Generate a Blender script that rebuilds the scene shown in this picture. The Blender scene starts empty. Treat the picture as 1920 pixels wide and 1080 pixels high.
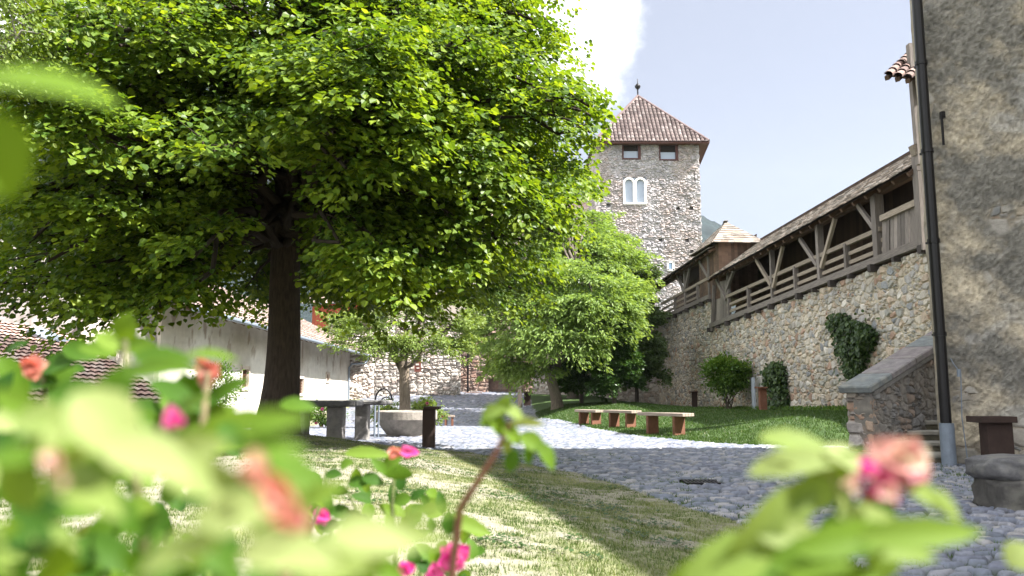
import bpy, math, random
import numpy as np
from mathutils import Vector, Matrix
random.seed(7)
RS = np.random.RandomState(11)
R = math.radians
# ------------------------------------------------------------------ camera, sky, sun
F = 1500.0; PITCH = math.atan(195/1500.0); CZ = 1.05
scn = bpy.context.scene
col = scn.collection
cam = bpy.data.objects.new('camera', bpy.data.cameras.new('camera')); col.objects.link(cam)
cam.location = (0, 0, CZ); cam.rotation_euler = (math.pi/2+PITCH, 0, 0)
cam.data.sensor_width = 36; cam.data.lens = 36*F/1920
cam.data.clip_start = 0.02; cam.data.clip_end = 6000
cam.data.dof.use_dof = True; cam.data.dof.focus_distance = 17.0; cam.data.dof.aperture_fstop = 4.6
scn.camera = cam
SUN_EL = 52.0; SUN_AZ = 109.0       # azimuth clockwise from +Y
S = Vector((math.cos(R(SUN_EL))*math.sin(R(SUN_AZ)), math.cos(R(SUN_EL))*math.cos(R(SUN_AZ)), math.sin(R(SUN_EL))))
sl = bpy.data.lights.new('sun', 'SUN'); sl.energy = 5.0; sl.angle = R(0.5); sl.color = (1.0, 0.965, 0.92)
so = bpy.data.objects.new('sun', sl); col.objects.link(so); so.rotation_euler = S.to_track_quat('Z', 'Y').to_euler()
w = bpy.data.worlds.new('World'); scn.world = w; w.use_nodes = True
nt = w.node_tree; nt.nodes.clear()
def N(tree, t, **k):
    n = tree.nodes.new(t)
    for a, b in k.items():
        if a.startswith('i_'): n.inputs[a[2:].replace('_', ' ')].default_value = b
        else: setattr(n, a, b)
    return n
sky = N(nt, 'ShaderNodeTexSky', sky_type='NISHITA', sun_disc=False, sun_elevation=R(SUN_EL), sun_rotation=R(SUN_AZ), altitude=300, air_density=1.0, dust_density=2.5, ozone_density=1.0)
bg = N(nt, 'ShaderNodeBackground'); bg.inputs['Strength'].default_value = 0.085
out = N(nt, 'ShaderNodeOutputWorld')
tc = N(nt, 'ShaderNodeTexCoord')
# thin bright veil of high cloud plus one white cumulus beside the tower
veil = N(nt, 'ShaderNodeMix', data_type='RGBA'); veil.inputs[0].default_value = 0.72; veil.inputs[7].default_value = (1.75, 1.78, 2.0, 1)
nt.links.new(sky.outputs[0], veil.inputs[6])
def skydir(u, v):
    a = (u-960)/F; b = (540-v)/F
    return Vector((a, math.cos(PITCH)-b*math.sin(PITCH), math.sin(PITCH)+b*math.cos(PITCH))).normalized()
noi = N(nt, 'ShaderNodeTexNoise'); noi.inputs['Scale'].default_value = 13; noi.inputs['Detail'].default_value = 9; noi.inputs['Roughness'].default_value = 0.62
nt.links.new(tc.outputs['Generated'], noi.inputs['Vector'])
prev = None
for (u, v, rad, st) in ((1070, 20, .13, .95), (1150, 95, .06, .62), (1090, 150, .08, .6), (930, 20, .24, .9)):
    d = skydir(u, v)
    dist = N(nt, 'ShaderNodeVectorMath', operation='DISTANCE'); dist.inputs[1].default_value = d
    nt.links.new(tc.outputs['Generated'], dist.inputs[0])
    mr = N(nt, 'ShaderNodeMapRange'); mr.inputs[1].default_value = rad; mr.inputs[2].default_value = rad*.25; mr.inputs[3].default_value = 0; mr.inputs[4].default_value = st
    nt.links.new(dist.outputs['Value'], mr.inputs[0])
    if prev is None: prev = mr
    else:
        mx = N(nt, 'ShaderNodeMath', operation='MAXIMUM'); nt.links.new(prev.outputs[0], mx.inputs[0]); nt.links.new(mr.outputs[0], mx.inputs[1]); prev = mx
dist = N(nt, 'ShaderNodeVectorMath', operation='DISTANCE'); dist.inputs[1].default_value = skydir(1560, 200)  # bright cloud added everywhere outside this clear patch to fill the shade
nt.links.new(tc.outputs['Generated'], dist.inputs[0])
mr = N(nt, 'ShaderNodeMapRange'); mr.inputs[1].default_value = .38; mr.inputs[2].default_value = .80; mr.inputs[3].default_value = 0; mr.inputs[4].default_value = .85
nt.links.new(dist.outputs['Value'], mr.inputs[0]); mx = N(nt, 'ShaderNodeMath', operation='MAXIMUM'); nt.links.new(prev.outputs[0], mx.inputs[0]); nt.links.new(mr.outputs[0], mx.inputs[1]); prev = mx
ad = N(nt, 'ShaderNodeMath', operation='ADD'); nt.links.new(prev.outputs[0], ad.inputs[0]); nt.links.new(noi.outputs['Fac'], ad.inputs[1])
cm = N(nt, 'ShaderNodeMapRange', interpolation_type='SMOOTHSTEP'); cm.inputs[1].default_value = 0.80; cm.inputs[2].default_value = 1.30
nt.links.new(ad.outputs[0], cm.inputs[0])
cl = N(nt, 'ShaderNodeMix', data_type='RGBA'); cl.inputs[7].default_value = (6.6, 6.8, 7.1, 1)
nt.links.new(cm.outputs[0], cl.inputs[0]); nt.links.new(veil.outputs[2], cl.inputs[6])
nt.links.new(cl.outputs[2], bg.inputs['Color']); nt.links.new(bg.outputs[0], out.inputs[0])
scn.view_settings.view_transform = 'Standard'; scn.view_settings.look = 'None'
scn.view_settings.exposure = 1.9; scn.view_settings.gamma = 1.0
scn.cycles.max_bounces = 8; scn.cycles.transparent_max_bounces = 8

# ------------------------------------------------------------------ pixel helpers (photo pixels, 1920 wide)
def ray(u, v):
    a = (u-960)/F; b = (540-v)/F
    return Vector((a, math.cos(PITCH)-b*math.sin(PITCH), math.sin(PITCH)+b*math.cos(PITCH)))
CAM = Vector((0, 0, CZ))
def P(u, v, d):
    r = ray(u, v); return CAM + r*(d/r.y)
# ------------------------------------------------------------------ noise
def _h(ix, iy, k):
    h = (ix.astype(np.int64)*374761393 + iy.astype(np.int64)*668265263 + k*2246822519) & 0xffffffff
    h = ((h ^ (h >> 13))*1274126177) & 0xffffffff
    h = ((h ^ (h >> 16))*2654435761) & 0xffffffff
    return ((h ^ (h >> 15)) & 0xffffff)/float(0xffffff)
def vn(x, y, k=0):
    ix = np.floor(x); iy = np.floor(y); fx = x-ix; fy = y-iy
    fx = fx*fx*(3-2*fx); fy = fy*fy*(3-2*fy)
    a = _h(ix, iy, k); b = _h(ix+1, iy, k); c = _h(ix, iy+1, k); d = _h(ix+1, iy+1, k)
    return (a*(1-fx)+b*fx)*(1-fy) + (c*(1-fx)+d*fx)*fy
def fbm(x, y, k=0, o=4):
    s = 0; a = .5; t = 0
    for i in range(o):
        s = s + a*vn(x*2**i+17.3*i, y*2**i-9.1*i, k+i); t += a; a *= .5
    return s/t
def worley(x, y, k=0, jit=.85):
    ix = np.floor(x); iy = np.floor(y)
    f1 = np.full(x.shape, 9.); f2 = np.full(x.shape, 9.); cx = np.zeros(x.shape); cy = np.zeros(x.shape)
    for i in (-1, 0, 1):
        for j in (-1, 0, 1):
            jx = ix+i; jy = iy+j
            px = jx+.5+jit*(_h(jx, jy, k)-.5); py = jy+.5+jit*(_h(jx, jy, k+1)-.5)
            d = np.hypot(px-x, py-y)
            m = d < f1
            f2 = np.where(m, f1, np.minimum(f2, d)); f1 = np.where(m, d, f1)
            cx = np.where(m, jx, cx); cy = np.where(m, jy, cy)
    return f1, f2, cx, cy
def sst(t):
    t = np.clip(t, 0, 1); return t*t*(3-2*t)
# ------------------------------------------------------------------ object helpers
def link(o, parent=None):
    col.objects.link(o)
    if parent is not None: o.parent = parent
    return o
def tag(o, label=None, cat=None, group=None, kind=None):
    if label: o['label'] = label
    if cat: o['category'] = cat
    if group: o['group'] = group
    if kind: o['kind'] = kind
    return o
def empty(name, loc, label, cat, group=None, rz=0):
    o = bpy.data.objects.new(name, None); o.location = loc; o.rotation_euler = (0, 0, rz); o.empty_display_size = .2
    link(o); return tag(o, label, cat, group)
def np_mesh(name, V, Fc, mat, parent=None, colr=None, rnd=None, grain=None, smooth=False):
    """V (n,3); Fc (m,k) quads or tris; colr per vertex (n,3); rnd per face (m)"""
    V = np.asarray(V, dtype=np.float32).reshape(-1, 3)
    me = bpy.data.meshes.new(name)
    Fc = np.asarray(Fc); m, k = Fc.shape
    me.vertices.add(len(V)); me.loops.add(m*k); me.polygons.add(m)
    if parent is not None:
        ws = getattr(parent, '_w', None)
        mw = parent.matrix_basis
        if parent.parent is not None: mw = parent.parent.matrix_basis @ mw
        inv = np.array(mw.inverted())
        V = V @ inv[:3, :3].T.astype(np.float32) + inv[:3, 3].astype(np.float32)
    me.vertices.foreach_set('co', V.ravel())
    me.loops.foreach_set('vertex_index', Fc.ravel().astype(np.int32))
    me.polygons.foreach_set('loop_start', np.arange(0, m*k, k, dtype=np.int32))
    me.polygons.foreach_set('loop_total', np.full(m, k, dtype=np.int32))
    me.polygons.foreach_set('use_smooth', np.full(m, smooth))
    if colr is not None:
        a = me.attributes.new('col', 'FLOAT_COLOR', 'POINT')
        c4 = np.ones((len(V), 4), dtype=np.float32); c4[:, :3] = colr; a.data.foreach_set('color', c4.ravel())
    if rnd is not None:
        a = me.attributes.new('rnd', 'FLOAT', 'FACE'); a.data.foreach_set('value', np.asarray(rnd, dtype=np.float32))
    if grain is not None:
        a = me.attributes.new('grain', 'FLOAT_VECTOR', 'POINT'); a.data.foreach_set('vector', np.asarray(grain, dtype=np.float32).ravel())
    me.update(calc_edges=True); me.validate()
    me.materials.append(mat)
    o = bpy.data.objects.new(name, me); link(o, parent); return o
class MB:
    """collects boxes / tubes / quads, builds ONE mesh (quads)"""
    def __init__(s): s.v = []; s.f = []; s.c = []; s.g = []; s.sm = False
    def add(s, V, Fq, c=(.5, .5, .5), g=None):
        b = len(s.v)
        for i, p in enumerate(V):
            s.v.append(tuple(p)); s.c.append(tuple(c[:3])); s.g.append(tuple(g[i]) if g is not None else tuple(p))
        for f in Fq:
            f = list(f)
            if len(f) == 3: f.append(f[2])
            s.f.append([b+i for i in f])
    def box(s, c, h, ax=None, colr=(.5, .5, .5), jit=0.0, bev=None):
        """centre c, half sizes h, axes ax (3 vectors)"""
        c = Vector(c); ax = ax or (Vector((1, 0, 0)), Vector((0, 1, 0)), Vector((0, 0, 1)))
        off = Vector((random.random()*50, random.random()*50, random.random()*50))
        bv = bev if bev else 0
        V = []; G = []; Fq = []
        if not bv:
            for sx in (-1, 1):
                for sy in (-1, 1):
                    for sz in (-1, 1):
                        j = [1+random.uniform(-jit, jit) for _ in range(3)]
                        l = Vector((sx*h[0]*j[0], sy*h[1]*j[1], sz*h[2]*j[2]))
                        V.append(c+ax[0]*l.x+ax[1]*l.y+ax[2]*l.z); G.append(l+off)
            Fq = [(0, 1, 3, 2), (4, 6, 7, 5), (0, 4, 5, 1), (2, 3, 7, 6), (0, 2, 6, 4), (1, 5, 7, 3)]
        else:
            # chamfered box: 24 verts
            idx = {}
            for sx in (-1, 1):
                for sy in (-1, 1):
                    for sz in (-1, 1):
                        jx = [random.uniform(-jit, jit) for _ in range(3)]
                        for a in range(3):
                            l = [sx*(h[0]-bv), sy*(h[1]-bv), sz*(h[2]-bv)]
                            l[a] = (sx, sy, sz)[a]*h[a]
                            l = Vector([l[q]+jx[q]*h[q] for q in range(3)])
                            idx[(sx, sy, sz, a)] = len(V); V.append(c+ax[0]*l.x+ax[1]*l.y+ax[2]*l.z); G.append(l+off)
            I = idx
            for a in range(3):
                b_, c_ = [q for q in range(3) if q != a]
                for sg in (-1, 1):
                    def key(p, q):
                        s3 = [0, 0, 0]; s3[a] = sg; s3[b_] = p; s3[c_] = q; return I[(s3[0], s3[1], s3[2], a)]
                    Fq.append((key(-1, -1), key(1, -1), key(1, 1), key(-1, 1)))
            for a in range(3):      # edges along axis a
                b_, c_ = [q for q in range(3) if q != a]
                for p in (-1, 1):
                    for q in (-1, 1):
                        def k2(sa, face):
                            s3 = [0, 0, 0]; s3[a] = sa; s3[b_] = p; s3[c_] = q; return I[(s3[0], s3[1], s3[2], face)]
                        Fq.append((k2(-1, b_), k2(1, b_), k2(1, c_), k2(-1, c_)))
            for sx in (-1, 1):
                for sy in (-1, 1):
                    for sz in (-1, 1): Fq.append((I[(sx, sy, sz, 0)], I[(sx, sy, sz, 1)], I[(sx, sy, sz, 2)]))
        s.add(V, Fq, colr, G)
    def beam(s, p, q, wd, ht, colr=(.5, .5, .5), up=(0, 0, 1), jit=.06, bev=None):
        p = Vector(p); q = Vector(q); d = q-p; L = d.length; d.normalize(); up = Vector(up)
        if abs(d.dot(up)) > .98: up = Vector((1, 0, 0))
        sd = d.cross(up).normalized(); u2 = sd.cross(d).normalized()
        k = random.uniform(.8, 1.2); c = tuple(min(1, x*k) for x in colr)
        s.box((p+q)/2, (L/2, wd/2, ht/2), (d, sd, u2), c, jit=0 if not jit else 0, bev=bev)
    def tube(s, pts, rad, n=8, colr=(.5, .5, .5), cap=True):
        pts = [Vector(p) for p in pts]; m = len(pts)
        if not hasattr(rad, '__len__'): rad = [rad]*m
        V = []; G = []; Fq = []; off = random.random()*40; L = 0
        ref = Vector((.31, .17, .93)).normalized(); sd = None
        for i, p in enumerate(pts):
            d = (pts[min(i+1, m-1)]-pts[max(i-1, 0)]).normalized()
            if sd is None:
                if abs(d.dot(ref)) > .95: ref = Vector((1, 0, 0))
                sd = d.cross(ref).normalized()
            else: sd = (sd-d*sd.dot(d)).normalized()
            u2 = sd.cross(d)
            if i: L += (p-pts[i-1]).length
            for k in range(n):
                a = 2*math.pi*k/n
                V.append(p+(sd*math.cos(a)+u2*math.sin(a))*rad[i]); G.append((L+off, math.cos(a)*rad[i], math.sin(a)*rad[i]))
        for i in range(m-1):
            for k in range(n):
                k2 = (k+1) % n; Fq.append((i*n+k, i*n+k2, (i+1)*n+k2, (i+1)*n+k))
        if cap:
            for i in (0, m-1):
                b = len(V); V.append(pts[i]); G.append((off, 0, 0))
                for k in range(n): Fq.append((i*n+k, i*n+(k+1) % n, b))
        s.add(V, Fq, colr, G)
    def lathe(s, c, prof, n=24, colr=(.5, .5, .5), squash=None, phase=0):
        V = []; Fq = []; c = Vector(c)
        for (r, z) in prof:
            for k in range(n):
                a = 2*math.pi*(k+phase)/n; V.append(c+Vector((r*math.cos(a), r*math.sin(a), z)))
        for i in range(len(prof)-1):
            for k in range(n):
                k2 = (k+1) % n; Fq.append((i*n+k, i*n+k2, (i+1)*n+k2, (i+1)*n+k))
        s.add(V, Fq, colr)
    def prism(s, poly, z0, z1, colr=(.5, .5, .5)):
        n = len(poly); V = [(p[0], p[1], z0) for p in poly]+[(p[0], p[1], z1) for p in poly]
        cx = sum(p[0] for p in poly)/n; cy = sum(p[1] for p in poly)/n
        V += [(cx, cy, z0), (cx, cy, z1)]
        Fq = [(i, (i+1) % n, (i+1) % n+n, i+n) for i in range(n)] + [((i+1) % n, i, 2*n) for i in range(n)] + [(i+n, (i+1) % n+n, 2*n+1) for i in range(n)]
        s.add(V, Fq, colr)
    def build(s, name, mat, parent=None, smooth=False):
        me = bpy.data.meshes.new(name)
        inv = Matrix.Identity(4)
        if parent is not None:
            mw = parent.matrix_basis
            if parent.parent is not None: mw = parent.parent.matrix_basis @ mw
            inv = mw.inverted()
        V = [tuple(inv @ Vector(p)) for p in s.v]
        fs = []
        for f in s.f:
            g = []
            for i in f:
                if i not in g: g.append(i)
            if len(g) > 2: fs.append(g)
        me.from_pydata(V, [], fs)
        if smooth:
            for p in me.polygons: p.use_smooth = True
        a = me.attributes.new('col', 'FLOAT_COLOR', 'POINT')
        a.data.foreach_set('color', np.array([(*c, 1) for c in s.c], dtype=np.float32).ravel())
        a = me.attributes.new('grain', 'FLOAT_VECTOR', 'POINT'); a.data.foreach_set('vector', np.array(s.g, dtype=np.float32).ravel())
        me.materials.append(mat)
        o = bpy.data.objects.new(name, me); link(o, parent); return o
# ------------------------------------------------------------------ materials
def base_mat(name):
    m = bpy.data.materials.new(name); m.use_nodes = True; t = m.node_tree
    return m, t, t.nodes['Principled BSDF']
def surf_mat(name, rough=.85, var=.35, nscale=6, bump=.3, bscale=30, bdist=.01, tint=None, fixed=None, metallic=0, spec=.3, stretch=None, cracks=0):
    """base colour = attribute 'col' (or fixed) multiplied by fractal variation, plus bump"""
    m, t, b = base_mat(name); L = t.links.new
    if fixed: c = N(t, 'ShaderNodeRGB'); c.outputs[0].default_value = (*fixed, 1); src = c.outputs[0]
    else: c = N(t, 'ShaderNodeAttribute', attribute_name='col'); src = c.outputs['Color']
    if stretch:
        co = N(t, 'ShaderNodeAttribute', attribute_name='grain'); vec = co.outputs['Vector']
        mp = N(t, 'ShaderNodeMapping'); mp.inputs['Scale'].default_value = stretch; L(vec, mp.inputs[0]); vec = mp.outputs[0]
    else:
        co = N(t, 'ShaderNodeTexCoord'); vec = co.outputs['Object']
    n1 = N(t, 'ShaderNodeTexNoise'); n1.inputs['Scale'].default_value = nscale; n1.inputs['Detail'].default_value = 8; n1.inputs['Roughness'].default_value = .65
    L(vec, n1.inputs['Vector'])
    mr = N(t, 'ShaderNodeMapRange'); mr.inputs[1].default_value = .25; mr.inputs[2].default_value = .75; mr.inputs[3].default_value = 1-var; mr.inputs[4].default_value = 1+var
    L(n1.outputs['Fac'], mr.inputs[0])
    mu = N(t, 'ShaderNodeMix', data_type='RGBA', blend_type='MULTIPLY'); mu.inputs[0].default_value = 1
    L(src, mu.inputs[6]); L(mr.outputs[0], mu.inputs[7]); last = mu.outputs[2]
    if tint:
        n3 = N(t, 'ShaderNodeTexNoise'); n3.inputs['Scale'].default_value = tint[1]; n3.inputs['Detail'].default_value = 5; L(vec, n3.inputs['Vector'])
        m3 = N(t, 'ShaderNodeMapRange'); m3.inputs[1].default_value = .5; m3.inputs[2].default_value = .68; m3.inputs[4].default_value = tint[2]; L(n3.outputs['Fac'], m3.inputs[0])
        mt = N(t, 'ShaderNodeMix', data_type='RGBA'); mt.inputs[7].default_value = (*tint[0], 1); L(m3.outputs[0], mt.inputs[0]); L(last, mt.inputs[6]); last = mt.outputs[2]
    L(last, b.inputs['Base Color'])
    b.inputs['Roughness'].default_value = rough; b.inputs['Metallic'].default_value = metallic; b.inputs['Specular IOR Level'].default_value = spec
    if bump:
        n2 = N(t, 'ShaderNodeTexNoise'); n2.inputs['Scale'].default_value = bscale; n2.inputs['Detail'].default_value = 7; n2.inputs['Roughness'].default_value = .7
        L(vec, n2.inputs['Vector'])
        bp = N(t, 'ShaderNodeBump'); bp.inputs['Strength'].default_value = bump; bp.inputs['Distance'].default_value = bdist
        L(n2.outputs['Fac'], bp.inputs['Height']); L(bp.outputs[0], b.inputs['Normal'])
    return m
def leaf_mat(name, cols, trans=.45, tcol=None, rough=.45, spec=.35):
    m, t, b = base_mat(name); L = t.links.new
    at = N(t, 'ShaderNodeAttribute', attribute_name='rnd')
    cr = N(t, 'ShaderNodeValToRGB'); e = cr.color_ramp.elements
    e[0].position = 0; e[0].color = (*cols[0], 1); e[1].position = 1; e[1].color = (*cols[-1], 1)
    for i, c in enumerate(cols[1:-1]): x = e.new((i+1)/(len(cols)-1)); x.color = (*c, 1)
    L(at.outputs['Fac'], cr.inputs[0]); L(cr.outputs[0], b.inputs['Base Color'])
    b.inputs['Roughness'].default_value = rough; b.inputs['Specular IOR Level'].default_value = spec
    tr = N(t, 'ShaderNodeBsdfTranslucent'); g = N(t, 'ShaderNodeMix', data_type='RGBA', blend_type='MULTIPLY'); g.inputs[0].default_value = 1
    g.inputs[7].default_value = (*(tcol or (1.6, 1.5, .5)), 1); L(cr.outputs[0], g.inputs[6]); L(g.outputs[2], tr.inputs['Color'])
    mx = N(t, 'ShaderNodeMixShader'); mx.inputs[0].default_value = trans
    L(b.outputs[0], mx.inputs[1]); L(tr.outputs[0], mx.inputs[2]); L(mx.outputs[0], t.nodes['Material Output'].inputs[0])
    return m
M = {}
M['stone'] = surf_mat('rubble stone', var=.28, nscale=9, bump=.55, bscale=28, bdist=.02)
M['render'] = surf_mat('rough render', var=.30, nscale=7, bump=.8, bscale=24, bdist=.02)
M['plaster'] = surf_mat('old plaster', var=.14, nscale=2.5, bump=.35, bscale=14, bdist=.02)
M['cobble'] = surf_mat('cobbles', rough=.62, var=.22, nscale=14, bump=.35, bscale=45, bdist=.008, spec=.4)
M['soil'] = surf_mat('lawn soil', rough=.95, var=.35, nscale=11, bump=.7, bscale=60, bdist=.012)
M['wood'] = surf_mat('weathered wood', rough=.8, var=.45, nscale=3, bump=.5, bscale=5, bdist=.01, stretch=(1.2, 14, 14))
M['tile'] = surf_mat('clay tile', rough=.85, var=.3, nscale=8, bump=.3, bscale=40, bdist=.008)
M['bark'] = surf_mat('bark', rough=.95, var=.5, nscale=3, bump=1.0, bscale=4, bdist=.035, stretch=(1.8, 9, 9))
M['corten'] = surf_mat('rusted steel', rough=.8, var=.3, nscale=7, bump=.2, bscale=50, bdist=.003, fixed=(.045, .028, .023))
M['cortenred'] = surf_mat('orange rusted steel', rough=.8, var=.3, nscale=9, bump=.2, bscale=50, bdist=.003, fixed=(.17, .075, .045))
M['blackpipe'] = surf_mat('black painted metal', rough=.4, var=.3, nscale=6, bump=.1, bscale=20, bdist=.003, fixed=(.009, .008, .009), spec=.3)
M['zinc'] = surf_mat('grey zinc', rough=.5, var=.2, nscale=8, bump=.1, bscale=20, bdist=.003, fixed=(.17, .20, .24), spec=.4)
M['slate'] = surf_mat('table stone', rough=.8, var=.4, nscale=7, bump=.7, bscale=22, bdist=.015, tint=((.26, .25, .21), 4, .55))
M['dark'] = surf_mat('dark interior', rough=.95, var=.2, bump=0, fixed=(.02, .016, .013))
M['redwood'] = surf_mat('red boards', rough=.8, var=.3, nscale=3, bump=.4, bscale=5, bdist=.01, stretch=(1.2, 10, 10))
M['white'] = surf_mat('white stone frame', rough=.7, var=.08, bump=.2, fixed=(.75, .73, .69))
M['hill'] = surf_mat('forest hill', rough=1, var=.35, nscale=.06, bump=0)
M['grass'] = leaf_mat('lawn grass', [(.028, .062, .011), (.048, .096, .017), (.080, .130, .030), (.24, .23, .14)], trans=.3)
M['clover'] = leaf_mat('clover leaves', [(.02, .045, .012), (.035, .07, .018), (.05, .09, .025)], trans=.15)
M['drygrass'] = leaf_mat('dry grass', [(.05, .09, .018), (.095, .14, .035), (.17, .20, .08), (.32, .31, .18)], trans=.25)
m, t, b = base_mat('window glass'); b.inputs['Base Color'].default_value = (.25, .35, .45, 1); b.inputs['Roughness'].default_value = .05; b.inputs['Metallic'].default_value = .75; M['glass'] = m
m, t, b = base_mat('pale pane'); b.inputs['Base Color'].default_value = (.30, .35, .43, 1); b.inputs['Roughness'].default_value = .15; M['pane'] = m
m, t, b = base_mat('water'); b.inputs['Base Color'].default_value = (.05, .08, .07, 1); b.inputs['Roughness'].default_value = .05; M['water'] = m
M['frame'] = surf_mat('dark red frame', rough=.6, var=.2, bump=0, fixed=(.07, .025, .02))
M['iron'] = surf_mat('rusty iron', rough=.8, var=.3, bump=0, fixed=(.12, .06, .035))
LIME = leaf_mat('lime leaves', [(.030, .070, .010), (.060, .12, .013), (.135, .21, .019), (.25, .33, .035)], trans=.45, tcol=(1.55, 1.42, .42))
WALN = leaf_mat('walnut leaves', [(.10, .17, .04), (.17, .26, .06), (.27, .36, .11)], trans=.45, tcol=(1.5, 1.4, .6))
YOUNG = leaf_mat('young leaves', [(.10, .16, .03), (.16, .23, .05), (.23, .29, .09)], trans=.4, tcol=(1.5, 1.4, .6))
EVER = leaf_mat('evergreen leaves', [(.02, .05, .012), (.035, .08, .016), (.06, .115, .022)], trans=.2, rough=.35)
IVY = leaf_mat('ivy leaves', [(.02, .045, .014), (.04, .075, .02), (.075, .12, .03)], trans=.2, rough=.4)
BUSH = leaf_mat('shrub leaves', [(.05, .11, .02), (.09, .17, .03), (.15, .24, .05)], trans=.38)
ROSE = leaf_mat('rose leaves', [(.022, .07, .008), (.06, .135, .012), (.125, .21, .02), (.27, .32, .13)], trans=.45, tcol=(1.45, 1.3, .35), rough=.6, spec=.15)
PINK = leaf_mat('pink petals', [(.55, .03, .22), (.70, .08, .35), (.75, .2, .4)], trans=.45, tcol=(1.2, 1, 1.2))
FADED = leaf_mat('faded petals', [(.36, .07, .12), (.60, .34, .28), (.68, .50, .38), (.72, .62, .48)], trans=.4, tcol=(1.1, 1, .9))
PINK2 = leaf_mat('dark rose petals', [(.16, .015, .04), (.38, .05, .12), (.50, .14, .20)], trans=.35, tcol=(1.1, .9, .9))
CORAL = leaf_mat('coral petals', [(.45, .10, .07), (.55, .20, .15), (.62, .36, .27)], trans=.45, tcol=(1.2, 1, .9))

# ------------------------------------------------------------------ terrain
BY = [-5, 2, 4, 6.6, 10.2, 14.3, 15, 17, 19, 24, 60]; BX = [3.2, 2.7, 2.35, 1.85, .95, -.76, -1.6, -3.3, -5, -8, -9.4]
LY = [15.6, 16.2, 17.2, 20, 24, 33, 46, 60]; LX = [5.6, 4.7, 3.9, 3.0, 2.3, 1.1, 1.0, 1.0]
def bxf(y): return np.interp(y, BY, BX)
def lxf(y): return np.interp(y, LY, LX)
def T(x, y):
    x = np.asarray(x, dtype=float); y = np.asarray(y, dtype=float)
    m = .36*sst((bxf(y)-x)/3.8)*(1-sst((y-15.0)/4.0))
    lf = 1-sst((x+.5)/3.2)
    rise = lf*(-.36*sst((y-21)/14)+1.12*np.clip((y-36.5)/12.5, 0, 1.3)) + (1-lf)*.033*np.maximum(0, y-24)*sst((9.5-x)/5)
    rt = .50*sst((x-lxf(y)-.3)/5.0)*np.clip((46-y)/24, 0, 1)*sst((y-15.6)/3.0)
    return m+rise+rt
def G(u, v):
    r = ray(u, v); t0 = 2.0
    t_ = t0
    while t_ < 90:
        p = CAM+r*t_
        if p.z < float(T(p.x, p.y)): return Vector((p.x, p.y, float(T(p.x, p.y))))
        t_ += .02
    return CAM+r*60
def mixc(a, b, t): return a*(1-t[..., None])+b*t[..., None]
def pick(h, pal):
    pal = np.array(pal); return pal[np.minimum((h*len(pal)).astype(int), len(pal)-1)]
ys = [2.2]
while ys[-1] < 56:
    y = ys[-1]; ys.append(y+min(max(.018, y*y/840*.55), .055 if y < 24 else .13))
ys = np.array(ys); aa = np.linspace(-.92, .92, 900)
Y2, A2 = np.meshgrid(ys, aa, indexing='ij'); X2 = A2*(Y2+2.5)
edge = .18*(fbm(X2*1.3, Y2*1.3, 5)-.5)*2
inl = X2 < bxf(Y2)+edge
inr = (X2 > lxf(Y2)+edge) & (Y2 > 15.65+.05*np.maximum(0, X2-5)+edge*.5)
Z0 = T(X2, Y2)
# cobbles: elongated rounded river stones
wx = X2+.06*(fbm(X2*3, Y2*3, 3)-.5); wy = Y2+.06*(fbm(X2*3, Y2*3, 4)-.5)
th = .35; rx = wx*math.cos(th)+wy*math.sin(th); ry = -wx*math.sin(th)+wy*math.cos(th)
f1, f2, cx, cy = worley(rx/.175, ry/.108, 31, .95)
d21 = f2-f1
big = vn(X2*.9, Y2*.9, 77)
hump = sst(d21/.30)
hs = _h(cx, cy, 41); tx = _h(cx, cy, 42)-.5; ty = _h(cx, cy, 43)-.5
lx_ = rx/.175-cx-.5; ly_ = ry/.108-cy-.5
Hc = hump*(.034+.026*hs+.03*(tx*lx_+ty*ly_)) + .012*(fbm(X2*9, Y2*9, 8)-.5) - .03 + .05*(fbm(X2*.35, Y2*.35, 12)-.5)
sc_ = pick(_h(cx, cy, 44), [(.135, .145, .17), (.17, .175, .195), (.11, .12, .14), (.21, .205, .21), (.15, .155, .17), (.25, .235, .22), (.125, .13, .155)])
moss = np.clip(fbm(X2*.8, Y2*.8, 91)*2.2-.75, 0, 1)
joint = mixc(np.array([.035, .032, .028]), np.array([.035, .06, .015]), moss)
cobc = mixc(joint, sc_*(.8+.4*fbm(X2*12, Y2*12, 93, 3))[..., None], sst((d21-.05)/.16))
# lawn
gl = fbm(X2*1.1, Y2*1.1, 61, 5); g2 = fbm(X2*7, Y2*7, 62, 3)
bare = sst((gl*.6+g2*.4-.40)/.25)
lawnc = mixc(np.array([.15, .155, .075]), np.array([.26, .235, .19]), bare*.75)*(.7+.6*fbm(X2*30, Y2*30, 68, 2))[..., None]
Hl = .02*(g2-.5)+.012*(fbm(X2*25, Y2*25, 63, 2)-.5)
rc = mixc(np.array([.028, .058, .012]), np.array([.055, .09, .022]), fbm(X2*2, Y2*2, 66))
Hr = .03*(fbm(X2*6, Y2*6, 67)-.3)
Z = Z0+np.where(inl, Hl, np.where(inr, Hr, Hc))
cobc = cobc*np.array([1.10, 1.13, 1.24])
C3 = np.where(inl[..., None], lawnc, np.where(inr[..., None], rc, cobc))
_dg = G(1315, 905); Z = np.where((abs(X2-_dg.x) < .25) & (abs(Y2-_dg.y) < .20), Z0-.015, Z)
V = np.stack([X2, Y2, Z], -1).reshape(-1, 3); ny, nx = X2.shape
idx = np.arange(ny*nx).reshape(ny, nx)
Q = np.stack([idx[:-1, :-1], idx[:-1, 1:], idx[1:, 1:], idx[1:, :-1]], -1).reshape(-1, 4)
cls = np.where(inl, 1, np.where(inr, 2, 0)).reshape(-1)[Q[:, 0]]
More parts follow.
